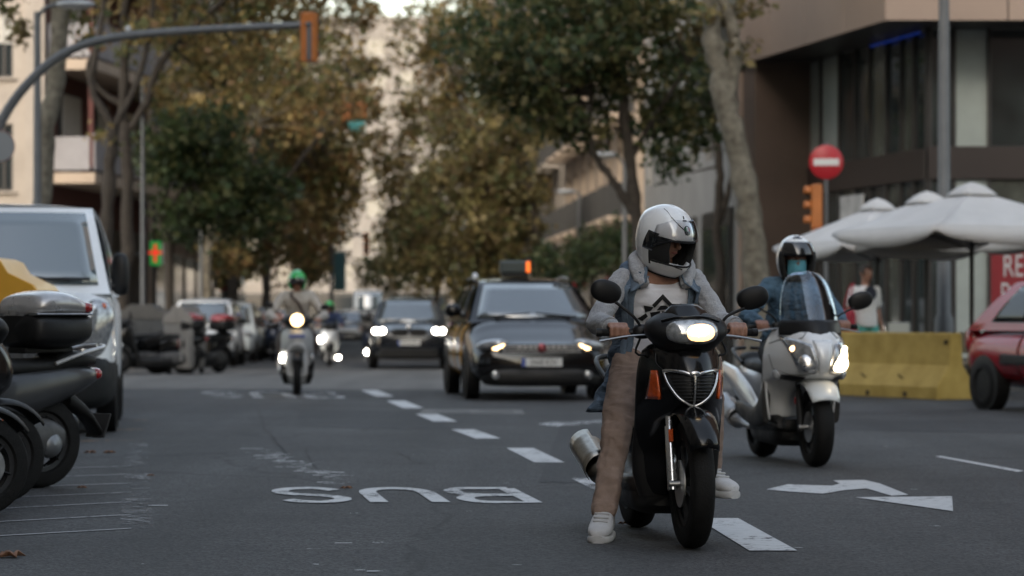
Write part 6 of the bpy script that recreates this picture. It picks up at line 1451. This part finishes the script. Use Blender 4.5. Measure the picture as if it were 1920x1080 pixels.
for sx in (-1, 1):
    vs_ = MB(); vs_.grid(lambda a, t: vest_pt(t, sx * (a + .18 * max(0, t - .45)), .038 + .05 * max(0, t - .45) + .008 * math.sin(t * 40 + a * 5)), np.linspace(.84, math.pi - .0, 22), np.linspace(-.34 if sx < 0 else -.1, .86, 40)); vo = vs_.build('denim_vest', denim, r1, solid=.006, disp=[(.07, .014)], auto=0)
    lp = MB(); lp.grid(lambda a, t: vest_pt(t, sx * (a + .18 * max(0, t - .45)), .046 + .05 * max(0, t - .45)), np.linspace(.76, .98, 6), np.linspace(-.1, .84, 26)); lp.build('vest_placket', denim2, vo, solid=.006, disp=[(.07, .012)], auto=0)
    lg = MB(); lg.grid(lambda a, t: vest_pt(t, sx * a, .034), np.linspace(.62, .86, 6), np.linspace(.2, .84, 20)); lg.build('vest_facing', denim2, vo, solid=.006, disp=[(.06, .014)], auto=0)
    cl = MB(); cl.grid(lambda u, v: nk + V((sx * (.075 + .075 * v + .02 * u), -.045 - .075 * u + .02 * v, -.005 - .055 * v - .075 * u)), np.linspace(0, 1, 8), np.linspace(0, 1, 6)); cl.build('vest_collar', denim2, vo, solid=.008, disp=[(.05, .012)])
    pk = MB(); pk.grid(lambda a, t: vest_pt(t, sx * a, .062), np.linspace(1.1, 1.38, 6), np.linspace(.5, .66, 6)); pk.build('vest_pocket', denim2, vo, solid=.005, auto=0)
    if sx > 0: lb = MB(); lb.grid(lambda a, t: vest_pt(t, a, .055), np.linspace(.98, 1.1, 4), np.linspace(.46, .56, 4)); lb.build('vest_patch', mat('leather_patch', (.20, .10, .06), .7), vo, solid=.003, auto=0)
# helmet
h1 = Helmet(J1['head'], HM, 1.07); hs_ = h1.shell('full_face_helmet', white_shell, r1, True, (74, -29, 10), -60)
MB().tube([h1.pt(a, -60, .99) for a in np.linspace(-180, 180, 40)], .006, 6).build('bottom_trim', foam, hs_)
MB().tube([h1.pt(a, 10, .995) for a in np.linspace(-74, 74, 24)], .006, 6).build('port_trim', foam, hs_); MB().tube([h1.pt(a, -29, .995) for a in np.linspace(-74, 74, 24)], .005, 6).build('port_trim', foam, hs_)
vs1 = h1.patch('raised_visor', -74, 74, 9, 46, 1.045, visor_smoke, hs_, shape=lambda a, e: (a, e - (0 if abs(a) < 40 else (abs(a) - 40) * .5)))
h1.patch('visor_edge', -72, 72, 8, 11.5, 1.05, visor_dark, vs1, shape=lambda a, e: (a, e - (0 if abs(a) < 40 else (abs(a) - 40) * .5)))
for sx in (-1, 1):
    h1.patch('visor_pivot', sx * 68, sx * 92, -14, 16, 1.012, visor_dark, hs_, shape=lambda a, e: (a - sx * .25 * (e - 0), e))
    h1.patch('vent_line', sx * 14, sx * 46, 30, 32, 1.006, visor_dark, hs_, shape=lambda a, e: (a, e + (abs(a) - 14) * .62))
    MB().tube([h1.pt(sx * a, e, 1.002) for a, e in ((46, 50), (66, 62), (90, 66))], .0016, 5).build('shell_seam', dark_grey, hs_)
    MB().tube([h1.pt(sx * a, e, 1.003) for a, e in ((10, -33), (24, -31), (34, -29))], .0035, 5).build('chin_vent', visor_dark, hs_)
flag = [mat('flag_green', (.02, .16, .07), .4), sign_white, mat('flag_red', (.32, .02, .03), .4)]
fa_, fe_ = -4, 30
h1.patch('emblem', fa_ - 9.5, fa_ + 9.5, -1, 1, 1.004, dark_grey, hs_, th=.002, shape=lambda a, e: (a, fe_ + e * max(.02, math.sqrt(max(0, 1 - ((a - fa_) / 9.5) ** 2))) * 8.6))
for i in range(3): h1.patch('emblem_stripe', fa_ - 8.6 + i * 5.73, fa_ - 8.6 + (i + 1) * 5.73, 0, 1, 1.010, flag[i], hs_, th=.002, shape=lambda a, e: (a, fe_ - 1.5 + e * max(.05, math.sqrt(max(0, 1 - ((a - fa_) / 8.7) ** 2))) * 8.2))
for i in range(3): h1.patch('emblem_letter', fa_ - 6.5 + i * 4.4, fa_ - 3.2 + i * 4.4, fe_ - 8, fe_ - 3.2, 1.010, ink, hs_, th=.002)
h1.patch('brand_letters', fa_ - 8, fa_ + 6, 46.5, 49, 1.004, ink, hs_, th=.002)
h1.patch('brand_mark', fa_ - 3, fa_ + 1.5, 51, 57.5, 1.004, ink, hs_, th=.002, shape=lambda a, e: (a + (54 - e) * -.5, e))
for sx in (-1, 1): h1.patch('cheek_pad', sx * 38, sx * 80, -46, 9, .90, foam, hs_, th=.03)  # dark pads added to deepen the shade in the face port
lin = MB()
lin.grid(lambda a, e: h1.pt(a, e, .86, False), np.linspace(60, 300, 25), np.linspace(-52, 85, 12)); lin.build('helmet_lining', foam, hs_, solid=.012)

# ---------------------------------------------------------------- masked rider on the white scooter
blue_shirt = mat('blue_denim_shirt', (.06, .115, .17), .85, var=.25, vscale=14, bump=.25, bscale=150, folds=(6, .5, .6)); black_tr = mat('black_trousers', (.012, .012, .014), .9, var=.2)
J2 = sit_pose(.75, .31, -.39, 1.0, .16, .13, -.2, .36, .2, 1.06); 
for q in ('ch', 'neck', 'head', 'mid'): J2[q] += V((.05 if q != 'mid' else .03, 0, 0))
for q in ('shr', 'shl'): J2[q] += V((.05, 0, 0))
H2 = Matrix.Rotation(R(-6), 3, 'Z') @ Matrix.Rotation(R(4), 3, 'X')
r2, T2, body2 = person('rider in blue denim shirt with a surgical mask on the white scooter', S2_LOC, S2_YAW, J2, dict(vx=.011, H=H2, top=blue_shirt, topname='shirt', trousers=black_tr, shoe=black_plastic, sole=dark_grey, disp=[(.06, .02), (.12, .02)], skin=mat('skin_tan', (.24, .12, .085), .55, var=.15, vscale=30)))
h2 = Helmet(J2['head'] + V((0, 0, .016)), H2, 1.13); hs2 = h2.shell('open_helmet', white_shell, r2, False, (56, -20, 13), -52, 20)
h2.patch('visor_peak', -64, 64, 8, 44, 1.05, visor_dark, hs2, False, .004)
h2.patch('crown_mark', -22, 22, 58, 72, 1.006, visor_dark, hs2, False, .003, lambda a, e: (a * (1 + .6 * math.sin((e - 58) / 14 * 9)), e))
for sx in (-1, 1): h2.patch('cheek_pad', sx * 50, sx * 66, -50, 18, .97, foam, hs2, False, .03)
lin2 = MB(); lin2.grid(lambda a, e: h2.pt(a, e, .87, False), np.linspace(55, 305, 25), np.linspace(-50, 85, 12)); lin2.build('helmet_lining', foam, hs2, solid=.012)
mk = mat('mask_blue', (.10, .33, .42), .8, bump=.3, bscale=60)
m = MB(); m.grid(lambda a, b: J2['head'] + H2 @ V((.074 * math.sin(a), -.045 - .078 * math.cos(a) * (1 - .12 * b * b), -.048 + b * .052 + .004 * math.sin(b * 9))), np.linspace(-1.35, 1.35, 19), np.linspace(-1, 1, 13)); m.build('face_mask', mk, r2, solid=.003)
MB().tube([J2['neck'] + V((math.sin(a) * .075, -math.cos(a) * .07 - .01, .0)) for a in np.linspace(-3.1, 3.1, 24)], .03, 10).build('scarf', black_tr, r2)

# ---------------------------------------------------------------- green helmet rider
cream_sh = mat('cream_shirt', (.42, .38, .33), .9, var=.12, vscale=12, bump=.25, bscale=100); brown_tr = mat('dark_brown_trousers', (.035, .02, .016), .9)
J3 = sit_pose(.80, .29, -.345, 1.0, .22, .1, -.2, .36, .2, 1.08)
for q in ('r', 'l'): J3['el' + q] += V(((-.05 if q == 'r' else .05), 0, -.02))
r3, T3, body3 = person('rider in cream shirt with green helmet and shoulder strap', s3l, 4.4, J3, dict(vx=.014, top=cream_sh, topname='shirt', trousers=brown_tr, shoe=black_plastic, sole=dark_grey, disp=[(.09, .03)]))
green_sh = mat('helmet_green', (.015, .38, .07), .28, coat=.7); blue_sh = mat('helmet_blue', (.012, .06, .3), .3, coat=.6); black_sh = mat('helmet_black', (.01, .01, .011), .3, coat=.6)
def jet_helmet(root, J, shell, k=1.):
    h = Helmet(J['head'] + V((0, 0, .012)), Matrix.Identity(3), k); o = h.shell('open_helmet', shell, root, False, (58, -20, 13), -40, 12); h.patch('visor', -56, 56, -14, 14, 1.03, visor_dark if shell == green_sh else visor_smoke, o, False, .004)
    l_ = MB(); l_.grid(lambda a, e: h.pt(a, e, .9, False), np.linspace(55, 305, 15), np.linspace(-38, 80, 8)); l_.build('helmet_lining', foam, o, solid=.01)
    return o
jet_helmet(r3, J3, green_sh, 1.02)
st = MB(); st.tube([T3.pt(t, a, .03) for t, a in zip(np.linspace(.86, .1, 16), np.linspace(-.75, 1.0, 16))], .02, 8, flat=.3); st.build('shoulder_strap', mat('strap_brown', (.05, .03, .025), .8), r3)
# riders behind
J4 = sit_pose(.78, .29, -.345, 1.0, .22, .1, -.2, .36, .2, 1.0)
navy_j = mat('navy_jacket', (.02, .035, .09), .85); grey_j = mat('grey_jacket', (.13, .13, .13), .85, var=.2); pink_j = mat('pink_top', (.35, .2, .17), .9)
for m_, top, hel, lab in ((far_sc[0], navy_j, green_sh, 'distant rider in navy jacket with a green helmet'), (far_sc[1], grey_j, black_sh, 'distant rider in grey jacket with a black helmet'), (far_sc[2], pink_j, blue_sh, 'distant rider with a blue helmet')):
    rr_, _, _ = person(lab, m_.location, math.degrees(m_.rotation_euler.z), J4, dict(vx=.02, top=top, trousers=black_tr, shoe=black_plastic, sole=dark_grey), 'distant riders'); rr_.scale = m_.scale; jet_helmet(rr_, J4, hel)

# ---------------------------------------------------------------- walkers
def walker(label, loc, yaw, h, top, bottom, O, stride=.14):
    k = h / 1.78
    J = dict(pel=V((0, 0, .95)) * k, mid=V((0, .0, 1.12)) * k, ch=V((0, -.01, 1.29)) * k, neck=V((0, -.01, 1.47)) * k, head=V((0, -.035, 1.64)) * k)
    for q, sx in (('r', -1), ('l', 1)):
        J['sh' + q] = V((sx * .185, 0, 1.40)) * k; J['el' + q] = V((sx * .255, .03 + sx * .03, 1.13)) * k; J['wr' + q] = V((sx * .26, -.07 + sx * .05, .92)) * k; J['G' + q] = J['wr' + q]
        J['hip' + q] = V((sx * .095, 0, .92)) * k; J['kn' + q] = V((sx * .1, -.05 - sx * stride * .4, .5)) * k; J['an' + q] = V((sx * .1, -sx * stride, .09)) * k
    O = dict(dict(grip=False, top=top, trousers=bottom, shoe=shoe_w, sole=sole_w, vx=.013), **O); return person(label, loc, yaw, J, O) + (J,)
white_tee = mat('walker_tee', (.72, .72, .72), .9, bump=.2, bscale=30); turq = mat('turquoise_shorts', (.09, .38, .34), .85, bump=.2, bscale=20)
pw, Tw, bw, Jw = walker('man walking in white T-shirt and turquoise shorts behind the barrier', (xat(1622, 39.2), 39.2, .02), 28, 1.80, white_tee, turq, dict(topname='t_shirt', short=True, shorts=True, trname='shorts', disp=[(.08, .02)], w=1.05))
hr = MB(); hr.grid(lambda a, e: Jw['head'] + V((.086 * math.sin(a) * math.cos(e), .012 + -.106 * math.cos(a) * math.cos(e), .024 + .106 * math.sin(e))), np.linspace(.9, 2 * math.pi - .9, 20), np.linspace(-.5, 1.5, 10)); hr.ell(Jw['head'] + V((0, -.03, .085)), (.07, .07, .04)); hr.build('hair', hair, bw, solid=.012)
pt_ = MB(); pt_.lathe([(.0, 0), (.10, .0), (.10, .004), (.0, .005)], Tw.pt(.62, 0, .028), (0, -1, .1), 28); pt_.build('shirt_print', mat('print_navy', (.02, .025, .04), .8), pw)
bag = empty('tote_bag', (xat(1622, 39.2), 39.2, .02), R(28), 'red tote bag hanging from the walking man\'s shoulder', 'bag')
bagm = mat('tote_red', (.36, .03, .05), .8, bump=.2, bscale=20)
MB().yloft([(-.16, .03, .84, 1.12), (-.13, .055, .8, 1.14), (.1, .06, .8, 1.14), (.16, .03, .84, 1.12)], e=3, dense=8, cx=-.31).build('bag_body', bagm, bag)
for yy in (-.07, .07): MB().tube([V(p) for p in crom([(-.31, yy, 1.1), (-.29, yy * .8, 1.3), (-.22, yy * .4, 1.5), (-.2, 0, 1.5)], 12)], .014, 6, flat=.5).build('handle', bagm, bag)
walker('far pedestrian in a pale pink top beyond the parked cars', (xat(468, 104), 104, gz(104) + .12), 5, 1.7, pink_j, black_tr, dict(vx=.025))
